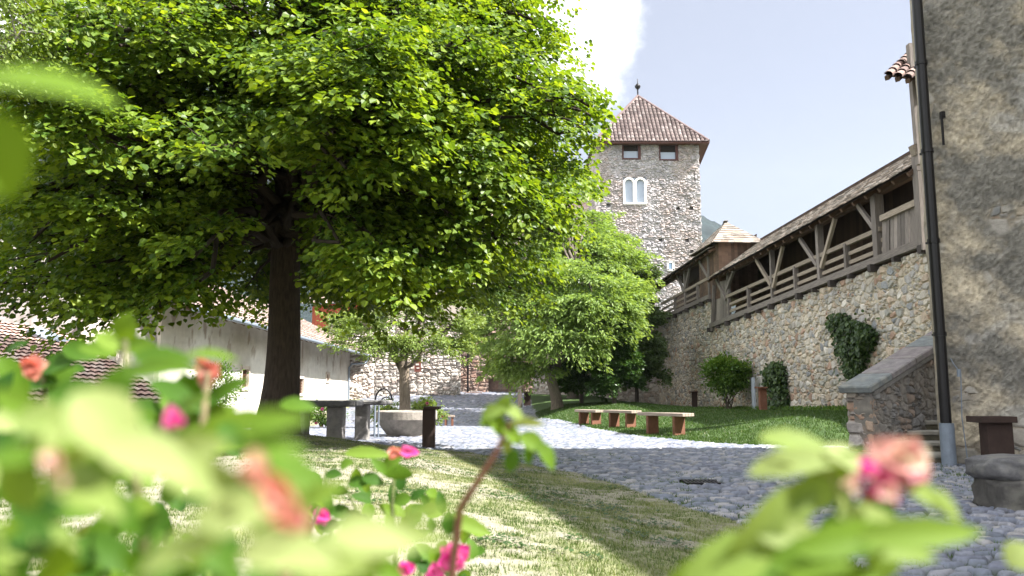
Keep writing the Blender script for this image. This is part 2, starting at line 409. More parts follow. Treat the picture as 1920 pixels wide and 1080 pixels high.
for k, nm, mt in ((0, 'cobbled_path', 'cobble'), (1, 'dry_lawn', 'soil'), (2, 'lawn', 'soil')):
    q = Q[cls == k]; used = np.unique(q); remap = np.zeros(len(V), dtype=np.int64); remap[used] = np.arange(len(used))
    o = np_mesh(nm, V[used], remap[q], M[mt], colr=C3.reshape(-1, 3)[used], smooth=True); tag(o, kind='structure')
g = MB(); g.add([(-900, -200, -.7), (900, -200, -.7), (900, 1400, -.7), (-900, 1400, -.7)], [(0, 1, 2, 3)], (.09, .10, .05))
tag(g.build('ground', M['soil']), kind='structure')
g = MB(); g.add([(-14, -14, .30), (2.2, -14, .30), (2.2, 2.5, .30), (-14, 2.5, .30)], [(0, 1, 2, 3)], (.16, .15, .08))
tag(g.build('lawn_behind', M['soil']), kind='structure')
# hills
hx = np.linspace(-900, 900, 500); hy = np.linspace(620, 1250, 150)
HY, HX = np.meshgrid(hy, hx, indexing='ij')
uu = HX/900*F+960
rid = np.interp(uu, [-600, 300, 900, 1060, 1320, 1380, 1440, 1520, 1700, 2200], [330, 380, 300, 262, 194, 172, 145, 118, 80, 50])
HZ = rid*sst((HY-600)/300.)*(1+.10*(fbm(HX*.01, HY*.01, 5)-.5)) + 8*fbm(HX*.09, HY*.09, 6, 3)
hc = mixc(np.array([.006, .013, .014]), np.array([.014, .026, .026]), fbm(HX*.05, HY*.05, 9))  # bluish colour stands in for part of the distance haze
idx = np.arange(HX.size).reshape(HX.shape); Q = np.stack([idx[:-1, :-1], idx[:-1, 1:], idx[1:, 1:], idx[1:, :-1]], -1).reshape(-1, 4)
tag(np_mesh('hill', np.stack([HX, HY, HZ], -1).reshape(-1, 3), Q, M['hill'], colr=hc.reshape(-1, 3)), kind='structure')

# grass blades
def blades(name, n, xs, ys_, hmin, hmax, mat, flt, rndf, wd=.006):
    x = xs; y = ys_
    k = flt(x, y); x = x[k]; y = y[k]; n = len(x)
    z = T(x, y)+.0
    a = RS.uniform(0, 2*np.pi, n); h = RS.uniform(hmin, hmax, n); ln = RS.uniform(.1, .9, n)*h
    b = RS.uniform(0, 2*np.pi, n)
    wdv = wd*(.6+y/14)
    p0 = np.stack([x-np.cos(a)*wdv, y-np.sin(a)*wdv, z-.01], -1); p1 = np.stack([x+np.cos(a)*wdv, y+np.sin(a)*wdv, z-.01], -1)
    tp = np.stack([x+np.cos(b)*ln, y+np.sin(b)*ln, z+h], -1)
    Vv = np.stack([p0, p1, tp], 1).reshape(-1, 3)
    return tag(np_mesh(name, Vv, np.arange(3*n).reshape(n, 3), mat, rnd=rndf(x, y, n)), kind='stuff')
n = 300000
yy = 2.5+13.5*RS.rand(n)**1.15; xx = bxf(yy)-RS.rand(n)*(2.5+yy*.75)
def fl(x, y):
    b = sst((fbm(x*1.1, y*1.1, 61, 5)*.6+fbm(x*7, y*7, 62, 3)*.4-.40)/.25)
    return (RS.rand(len(x)) > b*.8)
o = blades('grass', n, xx, yy, .008, .026, M['drygrass'], fl, lambda x, y, n: np.clip(fbm(x*1.4, y*1.4, 33)*1.5-.4+RS.uniform(-.2, .35, n), 0, 1), .004)
tag(o, 'sparse dry grass growing over the bare lawn in front of the lime tree', 'grass')
n = 110000
yy = 15.7+22*RS.rand(n)**1.4; xx = lxf(yy)+RS.rand(n)*(10.4-.06*(yy-20)-lxf(yy))
o = blades('grass', n, xx, yy, .02, .07, M['grass'], lambda x, y: (y > 15.7+.05*np.maximum(0, x-5)), lambda x, y, n: np.clip(RS.uniform(0, .55, n)+(RS.rand(n) > .985)*1., 0, 1), .005)
tag(o, 'thick green grass of the lawn below the timber gallery', 'grass')
# moss and grass tufts in the cobble joints
n = 30000
yy = 4+10*RS.rand(n); xx = bxf(yy)+RS.rand(n)**1.5*6
jt = fbm(xx*.8, yy*.8, 91)*2.2-.75
o = blades('grass', n, xx, yy, .012, .035, M['grass'], lambda x, y: (fbm(x*.8, y*.8, 91)*2.2-.75 > .35) & (fbm(x*6, y*6, 92) > .52), lambda x, y, n: RS.uniform(0, .7, n), .004)
tag(o, 'thin grass growing between the cobbles of the shaded path', 'grass')

n = 26000
yy = 4.3+9.5*RS.rand(n); xx = bxf(yy)-RS.rand(n)*(1.5+yy*.45)
k_ = sst((fbm(xx*2.6, yy*2.6, 73, 3)-.60)/.05) > RS.rand(n); xx = xx[k_]; yy = yy[k_]; n = len(xx)
zz_ = T(xx, yy)+.01+.02*RS.rand(n); a_ = RS.uniform(0, 6.28, n); dd_ = np.stack([np.cos(a_), np.sin(a_), .3+0*a_], -1); sd_ = np.stack([-np.sin(a_), np.cos(a_), 0*a_], -1); sz_ = RS.uniform(.012, .026, n)[:, None]
c_ = np.stack([xx, yy, zz_], -1); Vt_ = np.stack([c_-sd_*sz_*.5, c_+sd_*sz_*.5, c_+dd_*sz_+sd_*sz_*.4, c_+dd_*sz_-sd_*sz_*.4], 1).reshape(-1, 3)
o = tag(np_mesh('clover', Vt_, np.arange(4*n).reshape(n, 4), M['clover'], rnd=RS.uniform(0, .55, n)), 'small dark clover patches scattered over the dry lawn', 'clover', kind='stuff')
# ------------------------------------------------------------------ stone walls
PAL_G = [(.42, .39, .34), (.50, .44, .35), (.36, .35, .34), (.56, .50, .41), (.44, .37, .28), (.20, .22, .24), (.62, .58, .52), (.36, .22, .15), (.42, .40, .37), (.47, .43, .38), (.50, .39, .29), (.40, .38, .33), (.33, .33, .30), (.46, .42, .36)]
PAL_T = [tuple(v_*k_ for v_, k_ in zip(c_, (.82, .79, .83))) for c_ in [(.42, .41, .40), (.50, .48, .46), (.32, .32, .32), (.58, .56, .54), (.42, .385, .35), (.46, .45, .44), (.50, .43, .38), (.48, .47, .46), (.36, .36, .37)]]
PAL_B = [(.42, .38, .34), (.48, .44, .40), (.36, .32, .29), (.54, .50, .45), (.44, .36, .31)]
PAL_R = [(.24, .15, .12), (.30, .19, .15), (.26, .20, .17), (.33, .23, .18), (.20, .14, .12)]
def soft(pal, k):
    a = np.array(pal); m_ = a.mean(0); return [tuple(c) for c in (a*(1-k)+m_*k)]
PAL_G = soft(PAL_G, .22); PAL_T = soft(PAL_T, .3)
def stone_wall(name, p0, p1, zb, zt, res, cell, amp, thick, pal, mortar, parent=None, side=-1, seed=0, holes=(), jw=.12, warp=.25, mat='stone', plaster=None, coursed=0):
    """wall from p0 to p1 (xy); the face displaced to the 'side' of the direction (-1 = right-hand side)"""
    p0 = Vector(p0[:2]).to_3d(); p1 = Vector(p1[:2]).to_3d(); d = p1-p0; L = d.length; d.normalize()
    nrm = Vector((d.y, -d.x, 0))
    ns = max(2, int(L/res)+1); s = np.linspace(0, L, ns)
    zbs = zb(s) if callable(zb) else np.full(ns, zb); zts = zt(s) if callable(zt) else np.full(ns, zt)
    nz = max(2, int(np.max(zts-zbs)/res)+1); k = np.linspace(0, 1, nz)
    SS = np.repeat(s[None, :], nz, 0); ZZ = zbs[None, :]+(zts-zbs)[None, :]*k[:, None]
    wx = SS+cell[0]*warp*2*(fbm(SS/cell[0]*.7, ZZ/cell[0]*.7, seed+3)-.5); wz = ZZ+cell[1]*warp*2*(fbm(SS/cell[0]*.7, ZZ/cell[0]*.7, seed+4)-.5)
    f1, f2, cx, cy = worley(wx/cell[0], wz/cell[1], seed+5, .9 if not coursed else .55)
    d21 = f2-f1; hs = _h(cx, cy, seed+7)
    # a second, smaller stone size fills part of the wall
    g1, g2_, gx, gy = worley(wx/cell[0]*1.9+7, wz/cell[1]*1.9, seed+15, .9)
    sm = _h(cx, cy, seed+9) > .62
    d21 = np.where(sm, np.minimum(d21*1.0, (g2_-g1)), d21); hh = np.where(sm, _h(gx, gy, seed+17), hs)
    hump = sst(d21/.28)
    H = amp*(hump*(.55+.75*hh)-.5)+amp*.35*(fbm(SS*14, ZZ*14, seed+8, 3)-.5)+amp*.7*(fbm(SS*1.2, ZZ*1.2, seed+30)-.5)
    stc = pick(hh, pal)*(.82+.36*_h(cx, cy, seed+11))[..., None]
    C = mixc(np.array(mortar)*np.ones(stc.shape), stc, sst((d21-.02)/jw))
    C = C*(.82+.36*fbm(SS*.8, ZZ*.8, seed+19))[..., None]
    if plaster is not None: C, H = plaster(SS, ZZ, C, H)
    X = p0.x+d.x*SS+nrm.x*H; Yy = p0.y+d.y*SS+nrm.y*H
    Vf = np.stack([X, Yy, ZZ], -1).reshape(-1, 3); Cf = C.reshape(-1, 3)
    idx = np.arange(ns*nz).reshape(nz, ns)
    Q = np.stack([idx[:-1, :-1], idx[:-1, 1:], idx[1:, 1:], idx[1:, :-1]], -1).reshape(-1, 4)
    if holes:
        sc2 = SS.reshape(-1)[Q].mean(1); zc2 = ZZ.reshape(-1)[Q].mean(1); keep = np.ones(len(Q), bool)
        for (a, b, c, e) in holes: keep &= ~((sc2 > a) & (sc2 < b) & (zc2 > c) & (zc2 < e))
        Q = Q[keep]
    # rim going back, then a plain back sheet
    ring = np.concatenate([idx[0, :], idx[1:, -1], idx[-1, -2::-1], idx[-2:0:-1, 0]])
    nb = len(Vf); rb = Vf[ring].copy(); base = np.stack([p0.x+d.x*SS, p0.y+d.y*SS, ZZ], -1).reshape(-1, 3)[ring]
    rb = base - np.array(nrm)*thick
    m = len(ring); ri = np.arange(m)
    Qr = np.stack([ring, nb+ri, nb+(ri+1) % m, np.roll(ring, -1)], -1)
    # back sheet as a strip between bottom and top rows
    bot = nb+np.arange(ns); 
    top = nb+(ns+nz-2)+np.arange(ns)[::-1] + 0
    top = np.array([nb+((ns-1)+(nz-1)+(ns-1-i)) for i in range(ns)])
    Qb = np.stack([bot[:-1], top[:-1], top[1:], bot[1:]], -1)
    Vall = np.concatenate([Vf, rb]); Call = np.concatenate([Cf, Cf[ring]])
    return np_mesh(name, Vall, np.concatenate([Q, Qr, Qb]), M[mat], parent, colr=Call, smooth=False)

# --- long rubble wall below the timber gallery
KM = .0624; K0 = 10.24; KY = 19.7
def W(u, v, off=0):
    r = ray(u, v); k = K0+off; t_ = (k+KM*KY)/(r.x+KM*r.y); return CAM+r*t_
def wx_(y, off=0): return K0+off-KM*(y-KY)
gw = empty('boundary_wall', (wx_(30), 30, 0), 'long tan rubble stone boundary wall below the timber gallery', 'wall')
yN, yF = 15.5, 47.5
L_ = math.hypot(yF-yN, wx_(yF)-wx_(yN)); cosw = (yF-yN)/L_
sill = [W(1335, 611), W(1653, 491), W(1760, 446)]
fsill = [W(1228, 604), W(1333, 557)]
ysl = [sill[2].y, sill[1].y, sill[0].y]; zsl = [sill[2].z, sill[1].z, sill[0].z]
def zt_g(s):
    y = yF-s*cosw      # from far to near
    a = np.interp(y, ysl, zsl)-.12
    b = np.interp(y, [fsill[1].y, fsill[0].y], [fsill[1].z, fsill[0].z])-.08
    return np.where(y > sill[0].y, b, a)
stone_wall('wall', (wx_(yF), yF), (wx_(yN), yN), -.2, zt_g, .034, (.27, .20), .065, .6, PAL_G, (.50, .43, .31), gw, side=-1, seed=100)

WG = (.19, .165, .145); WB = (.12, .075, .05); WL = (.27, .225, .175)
def wpt(u, v, off=0): return W(u, v, off)
ug = Vector((-KM, 1, 0)).normalized(); un = Vector((1, KM, 0)).normalized()   # along wall / into wall
def roof_shingles(mb, e0, e1, t0, t1, rows, wdt, th=.025, colr=(.30, .26, .22), lift=.03):
    e0, e1, t0, t1 = map(Vector, (e0, e1, t0, t1))
    nrm = (e1-e0).cross(t0-e0).normalized()
    if nrm.z < 0: nrm = -nrm
    for r in range(rows):
        k0 = r/rows-.01; k1 = (r+1)/rows+.06
        s = 0
        while s < 1:
            Lr = (e0.lerp(t0, r/rows)-e1.lerp(t1, r/rows)).length
            ds = wdt*random.uniform(.6, 1.5)/max(.1, Lr)
            s1 = min(1, s+ds)
            a = e0.lerp(e1, s).lerp(t0.lerp(t1, s), k0+random.uniform(-.015, .01)); b = e0.lerp(e1, s1-.006*wdt).lerp(t0.lerp(t1, s1), k0+random.uniform(-.015, .01))
            c = e0.lerp(e1, s1).lerp(t0.lerp(t1, s1), k1); d = e0.lerp(e1, s).lerp(t0.lerp(t1, s), k1)
            l = nrm*(lift+random.uniform(0, .018)); q = nrm*random.uniform(0.0, .006)
            Vt = [a+l, b+l, c+q, d+q, a+l-nrm*th, b+l-nrm*th, c+q-nrm*th, d+q-nrm*th]
            kk = random.uniform(.65, 1.45); w2 = random.uniform(-.02, .02)
            mb.add(Vt, [(0, 1, 2, 3), (4, 7, 6, 5), (0, 4, 5, 1), (1, 5, 6, 2), (2, 6, 7, 3), (3, 7, 4, 0)], (colr[0]*kk+w2, colr[1]*kk, colr[2]*kk-w2*.5))
            s = s1
def gallery(name, label, sl, sr, el, er, posts, hand, planks, rdepth, rrise, balus, depth=1.9, ptop=None, shcol=(.22, .19, .16), verge=0):
    """sl/sr sill ends (far, near), el/er eave ends (far, near) as points on the wall plane"""
    root = empty(name, (sl+sr)/2, label, 'gallery')
    f = MB()
    f.beam(sl+un*-.06, sr+un*-.06, .16, .20, WG)                     # sill beam
    f.beam(el+un*.10-Vector((0, 0, .20)), er+un*.10-Vector((0, 0, .20)), .16, .22, WB)    # wall plate
    f.beam(el+un*.16-Vector((0, 0, .05)), er+un*.16-Vector((0, 0, .05)), .10, .10, WB)
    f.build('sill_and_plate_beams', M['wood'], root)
    def at(y, A, B):
        k = (y-A.y)/(B.y-A.y); return A.lerp(B, k)
    for (u, wdm, brl, brr) in posts:
        v_ = 500; p = W(u, v_); y = p.y
        a = at(y, sl, sr); b = at(y, el, er)-Vector((0, 0, .28))
        g = MB(); g.beam(a+un*.02+Vector((0, 0, .05)), b+un*.02, wdm, wdm*.9, WG, up=tuple(ug)); g.build('post', M['wood'], root)
        for (pa, pb) in (brl, brr):
            if pa is None: continue
            g = MB(); g.beam(W(*pa, -.04), W(*pb, -.04), .10, .13, WL if random.random() < .6 else WG); g.build('brace', M['wood'], root)
    # handrail and rails
    h0, h1 = hand
    for k, (wd_, ht_) in ((1, (.10, .13)), (.64, (.05, .11)), (.33, (.05, .11))):
        A = at(h0.y, sl, sr).lerp(h0, k); B = at(h1.y, sl, sr).lerp(h1, k)
        if k < 1: A += un*.03; B += un*.03
        g = MB(); g.beam(A, B, wd_, ht_, WL); g.build('rail', M['wood'], root)
    for u in balus:
        y = W(u, 500).y; a = at(y, sl, sr)+Vector((0, 0, .06)); b = at(y, h0, h1)
        g = MB(); g.beam(a-un*.01, b-un*.01, .16, .11, WG, up=tuple(ug)); g.build('baluster', M['wood'], root)
    for (pa, pb, pc, pd) in planks:     # planked panel: bottom-left, bottom-right, top-right, top-left pixels
        g = MB(); A, B, C, D = W(*pa), W(*pb), W(*pc), W(*pd); nn = max(3, int((A-B).length/.19))
        for i in range(nn):
            k0 = i/nn; k1 = (i+.93)/nn; a = A.lerp(B, k0); b = A.lerp(B, k1); c = D.lerp(C, k1); d = D.lerp(C, k0)
            o_ = un*random.uniform(-.02, .01); th = un*.035; kk = random.uniform(.6, 1.5)
            Vt = [a+o_, b+o_, c+o_, d+o_, a+o_+th, b+o_+th, c+o_+th, d+o_+th]; rr = random.random()*30
            Gn = [((q-a).z+rr, (q-a).dot(ug)+i, 0) for q in Vt]
            g.add(Vt, [(0, 1, 2, 3), (4, 7, 6, 5), (0, 4, 5, 1), (1, 5, 6, 2), (2, 6, 7, 3), (3, 7, 4, 0)], tuple(x*kk for x in WG), Gn)
        g.build('plank_panel', M['wood'], root)
    # floor, joists, back boarding
    g = MB(); A = sl+un*.05; B = sr+un*.05
    g.add([A, B, B+un*depth, A+un*depth, A-Vector((0, 0, .08)), B-Vector((0, 0, .08)), B+un*depth-Vector((0, 0, .08)), A+un*depth-Vector((0, 0, .08))], [(0, 1, 2, 3), (4, 7, 6, 5), (0, 4, 5, 1), (2, 6, 7, 3)], WB)
    g.build('floor', M['wood'], root)
    nj = int((sl-sr).length/1.15)
    for i in range(nj+1):
        c = sl.lerp(sr, i/max(1, nj)); bigj = i % 2 == 0
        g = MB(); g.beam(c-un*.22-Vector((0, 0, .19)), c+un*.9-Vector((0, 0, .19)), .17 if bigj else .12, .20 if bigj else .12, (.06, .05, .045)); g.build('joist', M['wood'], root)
    g = MB(); nn = int((sl-sr).length/.22)
    for i in range(-12, nn):
        k0 = i/nn; k1 = (i+.96)/nn
        a = sl.lerp(sr, k0)+un*depth; b = sl.lerp(sr, k1)+un*depth; tq = 1.1 if i >= 0 else -.35; c = el.lerp(er, k1)+un*depth+Vector((0, 0, tq*rrise)); d = el.lerp(er, k0)+un*depth+Vector((0, 0, tq*rrise))
        th = un*.03; kk = random.uniform(.6, 1.2)
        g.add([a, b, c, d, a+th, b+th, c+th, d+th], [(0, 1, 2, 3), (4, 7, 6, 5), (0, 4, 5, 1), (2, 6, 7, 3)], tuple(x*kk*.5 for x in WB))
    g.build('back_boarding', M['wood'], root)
    # roof
    ov = .38; E0 = el-un*ov+Vector((0, 0, -ov*.55)); E1 = er-un*ov+Vector((0, 0, -ov*.55))
    slope = Vector((0, 0, rrise))+un*rdepth
    E0 = el-un*ov-Vector((0, 0, ov*rrise/rdepth)); E1 = er-un*ov-Vector((0, 0, ov*rrise/rdepth))
    T0 = el+slope+ug*verge*0; T1 = er+slope
    g = MB(); roof_shingles(g, E0, E1, T0, T1, 13, .24, colr=shcol)
    g.build('shingle_roof', M['tile'], root)
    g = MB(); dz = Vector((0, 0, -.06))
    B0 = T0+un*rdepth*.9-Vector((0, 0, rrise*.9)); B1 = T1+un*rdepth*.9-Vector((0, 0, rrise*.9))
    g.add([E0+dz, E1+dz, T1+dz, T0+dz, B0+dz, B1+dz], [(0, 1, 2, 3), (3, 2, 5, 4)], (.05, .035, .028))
    nr = int((E0-E1).length/.7)
    for i in range(nr+1):
        k = i/nr; a = E0.lerp(E1, k)+un*.06; b = T0.lerp(T1, k)
        g.beam(a+dz*1.9, b+dz*1.9, .09, .11, WB)
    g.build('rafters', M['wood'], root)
    return root
NL = [W(1335, 611), W(1738, 453)]; EL = [W(1340, 513), W(1724, 300)]
gal = gallery('timber_gallery', 'near stretch of weathered timber gallery with railings and long shingle roof on the stone wall', NL[0], NL[1], EL[0], EL[1],
    [(1447, .16, ((1418, 487), (1446, 535)), ((1468, 461), (1450, 539))),
     (1538, .20, ((1500, 448), (1533, 498)), ((1566, 409), (1540, 502))),
     (1650, .26, ((1609, 385), (1642, 431)), (None, None)),
     (1364, .13, ((1343, 523), (1361, 562)), ((1376, 507), (1362, 545)))],
    (W(1362, 557), W(1652, 429)), [((1337, 607), (1364, 596), (1364, 525), (1341, 530)), ((1655, 486), (1730, 455), (1728, 380), (1655, 414))],
    1.9, 1.35, [1403, 1492, 1590])
g = MB(); g.beam(W(1652, 410, -.05), W(1730, 374, -.05), .10, .16, WL); g.build('rail', M['wood'], gal)
g = MB(); g.beam(W(1733, 470, -.1), W(1721, 283, -.1), .22, .24, WG, up=tuple(ug)); g.build('post', M['wood'], gal)
g = MB(); g.beam(W(1335, 620, -.1), W(1339, 535, -.1), .12, .12, WG, up=tuple(ug)); g.build('post', M['wood'], gal)
fg = gallery('timber_gallery', 'far stretch of weathered timber gallery with railings ending at the dark trees', W(1228, 604), W(1334, 556), W(1228, 536), W(1342, 460),
    [(1284, .18, ((1269, 515), (1283, 548)), ((1293, 503), (1286, 540))), (1330, .20, ((1311, 490), (1328, 520)), (None, None))],
    (W(1240, 570), W(1332, 520)), [], 1.1, .50, [1265, 1308], shcol=(.20, .17, .145))
# pavilion on the wall between the two stretches
pv = empty('roofed_lookout', W(1350, 500), 'small boarded lookout with pale hipped tile roof between the two gallery stretches', 'lookout')
g = MB(); A = W(1347, 560, .0); yP = A.y; zt_ = P(1345, 457, yP).z
pA = Vector((A.x, yP-.3, 0)); pB = pA+un*1.75; pC = pB+ug*3.0; pD = pA+ug*3.0
for (a, b) in ((pA, pB), (pD, pA)):
    nn = 12
    for i in range(nn):
        k0 = i/nn; k1 = (i+.95)/nn; p = a.lerp(b, k0); q = a.lerp(b, k1); kk = random.uniform(.6, 1.3)
        nx_ = (b-a).normalized().cross(Vector((0, 0, 1)))*.03
        Vt = [Vector((p.x, p.y, 5.2)), Vector((q.x, q.y, 5.2)), Vector((q.x, q.y, zt_)), Vector((p.x, p.y, zt_))]; Vt += [x-nx_ for x in Vt]
        rr = random.random()*9
        g.add(Vt, [(0, 1, 2, 3), (4, 7, 6, 5), (0, 4, 5, 1), (1, 5, 6, 2), (2, 6, 7, 3), (3, 7, 4, 0)], tuple(x*kk for x in WB), [(x.z+rr, i*.2+(x-p).length*.1, 0) for x in Vt])
g.build('boarding', M['wood'], pv)
pk = (pA+pC)/2; pk.z = P(1377, 417, pk.y).z
ovh = .35; cs = [pA-un*ovh-ug*ovh, pB+un*ovh-ug*ovh, pC+un*ovh+ug*ovh, pD-un*ovh+ug*ovh]
g = MB()
for i in range(4):
    a = cs[i].copy(); b = cs[(i+1) % 4].copy(); a.z = b.z = zt_-.05
    roof_shingles(g, a, b, pk, pk+Vector((.02, 0, 0)), 9, .30, colr=(.21, .175, .145), th=.04)
g.build('tile_roof', M['tile'], pv)

# turret with tile eave at the near end of the gallery
tr_ = empty('stair_turret', (11, 18.3, 4), 'timber turret with projecting red tile eave behind the corner of the tall grey building', 'turret')
g = MB(); a = P(1716, 290, 18.6); 
for i in range(6):
    g.beam((a.x+.1+i*.2, 18.6+i*.03, 6.3), (a.x+.1+i*.2-.02, 18.6+i*.03, 9.35), .19, .05, WG, up=(0, 1, 0))
g.beam((a.x+.02, 18.45, 6.4), (a.x-.02, 18.45, 9.4), .14, .16, WG, up=(0, 1, 0))
g.beam(P(1710, 283, 18.5), P(1735, 275, 18.5), .2, .25, WL)
g.build('boarding', M['wood'], tr_)
def tile_roof(mb, eL, eR, up, s_tl, s_tr, pal, pitch_w=.24, row=.36, r=.085, seed=0, sides=5):
    """eL,eR eave ends; up = vector from the eave to the top line; s_tl,s_tr: top-line start and end measured along the eave (0..len)"""
    eL = Vector(eL); eR = Vector(eR); e = eR-eL; L = e.length; e.normalize(); up = Vector(up); H = up.length; u_ = up.normalized()
    nrm = e.cross(u_).normalized()
    if nrm.z < 0: nrm = -nrm
    nc = int(L/pitch_w)
    # under sheet
    mb.add([eL, eR, eL+e*s_tr+up, eL+e*s_tl+up], [(0, 1, 2, 3)], tuple(x*.45 for x in pal[0]))
    for i in range(nc):
        s = (i+.5)*L/nc; h = H
        if s < s_tl: h = min(h, H*s/max(s_tl, 1e-6))
        if s > s_tr: h = min(h, H*(L-s)/max(L-s_tr, 1e-6))
        nr = max(1, int(round(h/row)))
        for j in range(nr):
            k0 = j*row-.03; k1 = min((j+1)*row+.03, h)
            if k1 <= k0: continue
            c = random.choice(pal); kk = random.uniform(.8, 1.22); c = tuple(x*kk for x in c)
            Vt = []; jx = random.uniform(-.012, .012)
            for (kq, rr, lf) in ((k0, r, .028), (k1, r*.82, .0)):
                for q in range(sides+1):
                    a = math.pi*q/sides
                    Vt.append(eL+e*(s+jx+rr*math.cos(a)*1.25)+u_*kq+nrm*(rr*math.sin(a)+lf-.01))
            Fq = [(q, q+1, q+sides+2, q+sides+1) for q in range(sides)]
            mb.add(Vt, Fq, c)
PT = [(.12, .092, .085), (.155, .12, .11), (.095, .07, .065), (.20, .165, .155), (.13, .098, .09)]
eLp = P(1657, 139, 18.0); eRp = P(1745, 152, 17.9); upE = P(1713, 86, 19.7)-eLp
g = MB(); tile_roof(g, eLp, eRp, upE, 0, (eRp-eLp).length, [(.15, .095, .08), (.19, .13, .11), (.12, .08, .07)], pitch_w=.21, r=.085); g.build('tile_eave', M['tile'], tr_)
g = MB(); dn_ = Vector((0, 0, -.09))
for k in range(5): g.beam(eLp.lerp(eRp, .06+k*.22)+dn_, eLp.lerp(eRp, .06+k*.22)+upE+dn_, .09, .10, WB)
g.beam(eLp+upE*.25+dn_*2, eRp+upE*.25+dn_*2, .10, .12, WB)
g.build('rafters', M['wood'], tr_)

# ------------------------------------------------------------------ tower
D0 = 58.0
FL = P(1118, 400, D0); FR = P(1314, 400, D0+.0); ze = P(1200, 268, D0).z
BL = Vector((FL.x-.0, D0+8, 0)); BR = Vector((FR.x+1.05, D0+8, 0))
tw = empty('tower', ((FL.x+FR.x)/2, D0+4, 0), 'tall grey rubble stone tower with pyramid tile roof', 'tower')
Lt = FR.x-FL.x
def tx(u, v): p = P(u, v, D0); return p.x-FL.x, p.z
win = []
for (u0, u1, v0, v1) in ((1167, 1201, 268, 299), (1236, 1271, 270, 301)):
    a = tx(u0, v1); b = tx(u1, v0); win.append((a[0], b[0], a[1], b[1]))
bf = (*[tx(1169, 383)[0], tx(1211, 332)[0]], tx(1169, 383)[1], tx(1211, 332)[1])
sw = (tx(1252, 506)[0], tx(1262, 492)[0], tx(1252, 506)[1], tx(1262, 492)[1])
holes = list(win)+[bf, sw]
puts = []
for (u, v) in ((1141, 385), (1271, 391), (1296, 390), (1182, 449), (1239, 450), (1288, 451), (1148, 446), (1297, 472)):
    a = tx(u, v); puts.append((a[0]-.13, a[0]+.13, a[1]-.13, a[1]+.13))
slit = tx(1303, 333); puts.append((slit[0]-.05, slit[0]+.05, slit[1]-.5, slit[1]+.5))
def tplast(SS, ZZ, C, H):
    pt = sst((fbm(SS*.45, ZZ*.45, 301)-.48)/.15)
    C = mixc(C, C*np.array([1.02, .94, .88]), pt*.7); up_ = sst((ZZ-(bf[3]+.3))/2.0)*.25
    C = mixc(C, C*np.array([.82, .84, .86]), up_)
    return C, H
stone_wall('wall', (FL.x, D0), (FR.x, D0), -.2, ze, .055, (.34, .16), .10, .3, PAL_T, (.36, .35, .335), tw, seed=200, holes=holes+puts, plaster=tplast, warp=.5)
stone_wall('wall', (BL.x, BL.y), (FL.x, D0), -.2, ze, .11, (.5, .28), .10, .3, PAL_T, (.44, .40, .34), tw, seed=230)
stone_wall('wall', (FR.x, D0), (BR.x, BR.y), -.2, ze, .2, (.5, .28), .10, .3, PAL_T, (.44, .40, .34), tw, seed=240)
stone_wall('wall', (BR.x, BR.y), (BL.x, BL.y), -.2, ze, .3, (.5, .28), .10, .3, PAL_T, (.44, .40, .34), tw, seed=250)
g = MB(); g.box(((FL.x+FR.x)/2, D0+1.2, ze/2), (Lt/2-.4, .05, ze/2-.3), colr=(.02, .02, .02)); g.build('dark_backing', M['dark'], tw)  # black sheet behind the openings, standing in for the dark inside
for (a, b, c, e) in win:
    x0 = FL.x+a; x1 = FL.x+b
    f = MB(); t_ = .10
    f.box(((x0+x1)/2, D0+.05, c+t_/2), ((x1-x0)/2, .10, t_/2)); f.box(((x0+x1)/2, D0+.05, e-t_/2), ((x1-x0)/2, .10, t_/2))
    f.box((x0+t_/2, D0+.05, (c+e)/2), (t_/2, .10, (e-c)/2-t_)); f.box((x1-t_/2-.05, D0+.05, (c+e)/2), (t_/2+.05, .10, (e-c)/2-t_))
    fo = f.build('window', M['frame'], tw)
    p = MB(); zm = c+(e-c)*.52
    p.box(((x0+x1)/2, D0+.12, (c+t_+zm)/2), ((x1-x0)/2-t_, .02, (zm-c-t_)/2)); p.build('pane', M['pane'], fo)
    p = MB(); p.box(((x0+x1)/2, D0+.12, (e-t_+zm)/2), ((x1-x0)/2-t_, .02, (e-t_-zm)/2)); p.build('pane', M['dark'], fo)
# twin arched window
x0 = FL.x+bf[0]; x1 = FL.x+bf[1]; z0 = bf[2]; z1 = bf[3]; wm = (x1-x0)
def arch_frame(mb, cx, hw, z0, zs, tt, y0, y1):
    """ring of stone round an arched light: half width hw, springing zs"""
    inn = [(cx-hw, z0), (cx-hw, zs)]+[(cx-hw*math.cos(math.pi*k/10), zs+hw*math.sin(math.pi*k/10)) for k in range(1, 10)]+[(cx+hw, zs), (cx+hw, z0)]
    o_ = hw+tt; ou = [(cx-o_, z0), (cx-o_, zs)]+[(cx-o_*math.cos(math.pi*k/10), zs+o_*math.sin(math.pi*k/10)) for k in range(1, 10)]+[(cx+o_, zs), (cx+o_, z0)]
    V = []
    for (x, z) in inn: V += [(x, y0, z), (x, y1, z)]
    b = len(V)
    for (x, z) in ou: V += [(x, y0, z), (x, y1, z)]
    Fq = []
    for i in range(len(inn)-1):
        Fq += [(2*i, 2*i+2, b+2*i+2, b+2*i), (2*i, 2*i+1, 2*i+3, 2*i+2), (b+2*i, b+2*i+2, b+2*i+3, b+2*i+1)]
    mb.add(V, Fq)
hw = wm*.175; f = MB()
for sx in (-1, 1): arch_frame(f, (x0+x1)/2+sx*(wm*.25+.0), hw, z0+.12, z1-hw-.18, .15, D0-.09, D0+.25)
f.box(((x0+x1)/2, D0+.05, z0+.05), (wm/2+.02, .16, .07))
fo = f.build('arched_window', M['white'], tw)
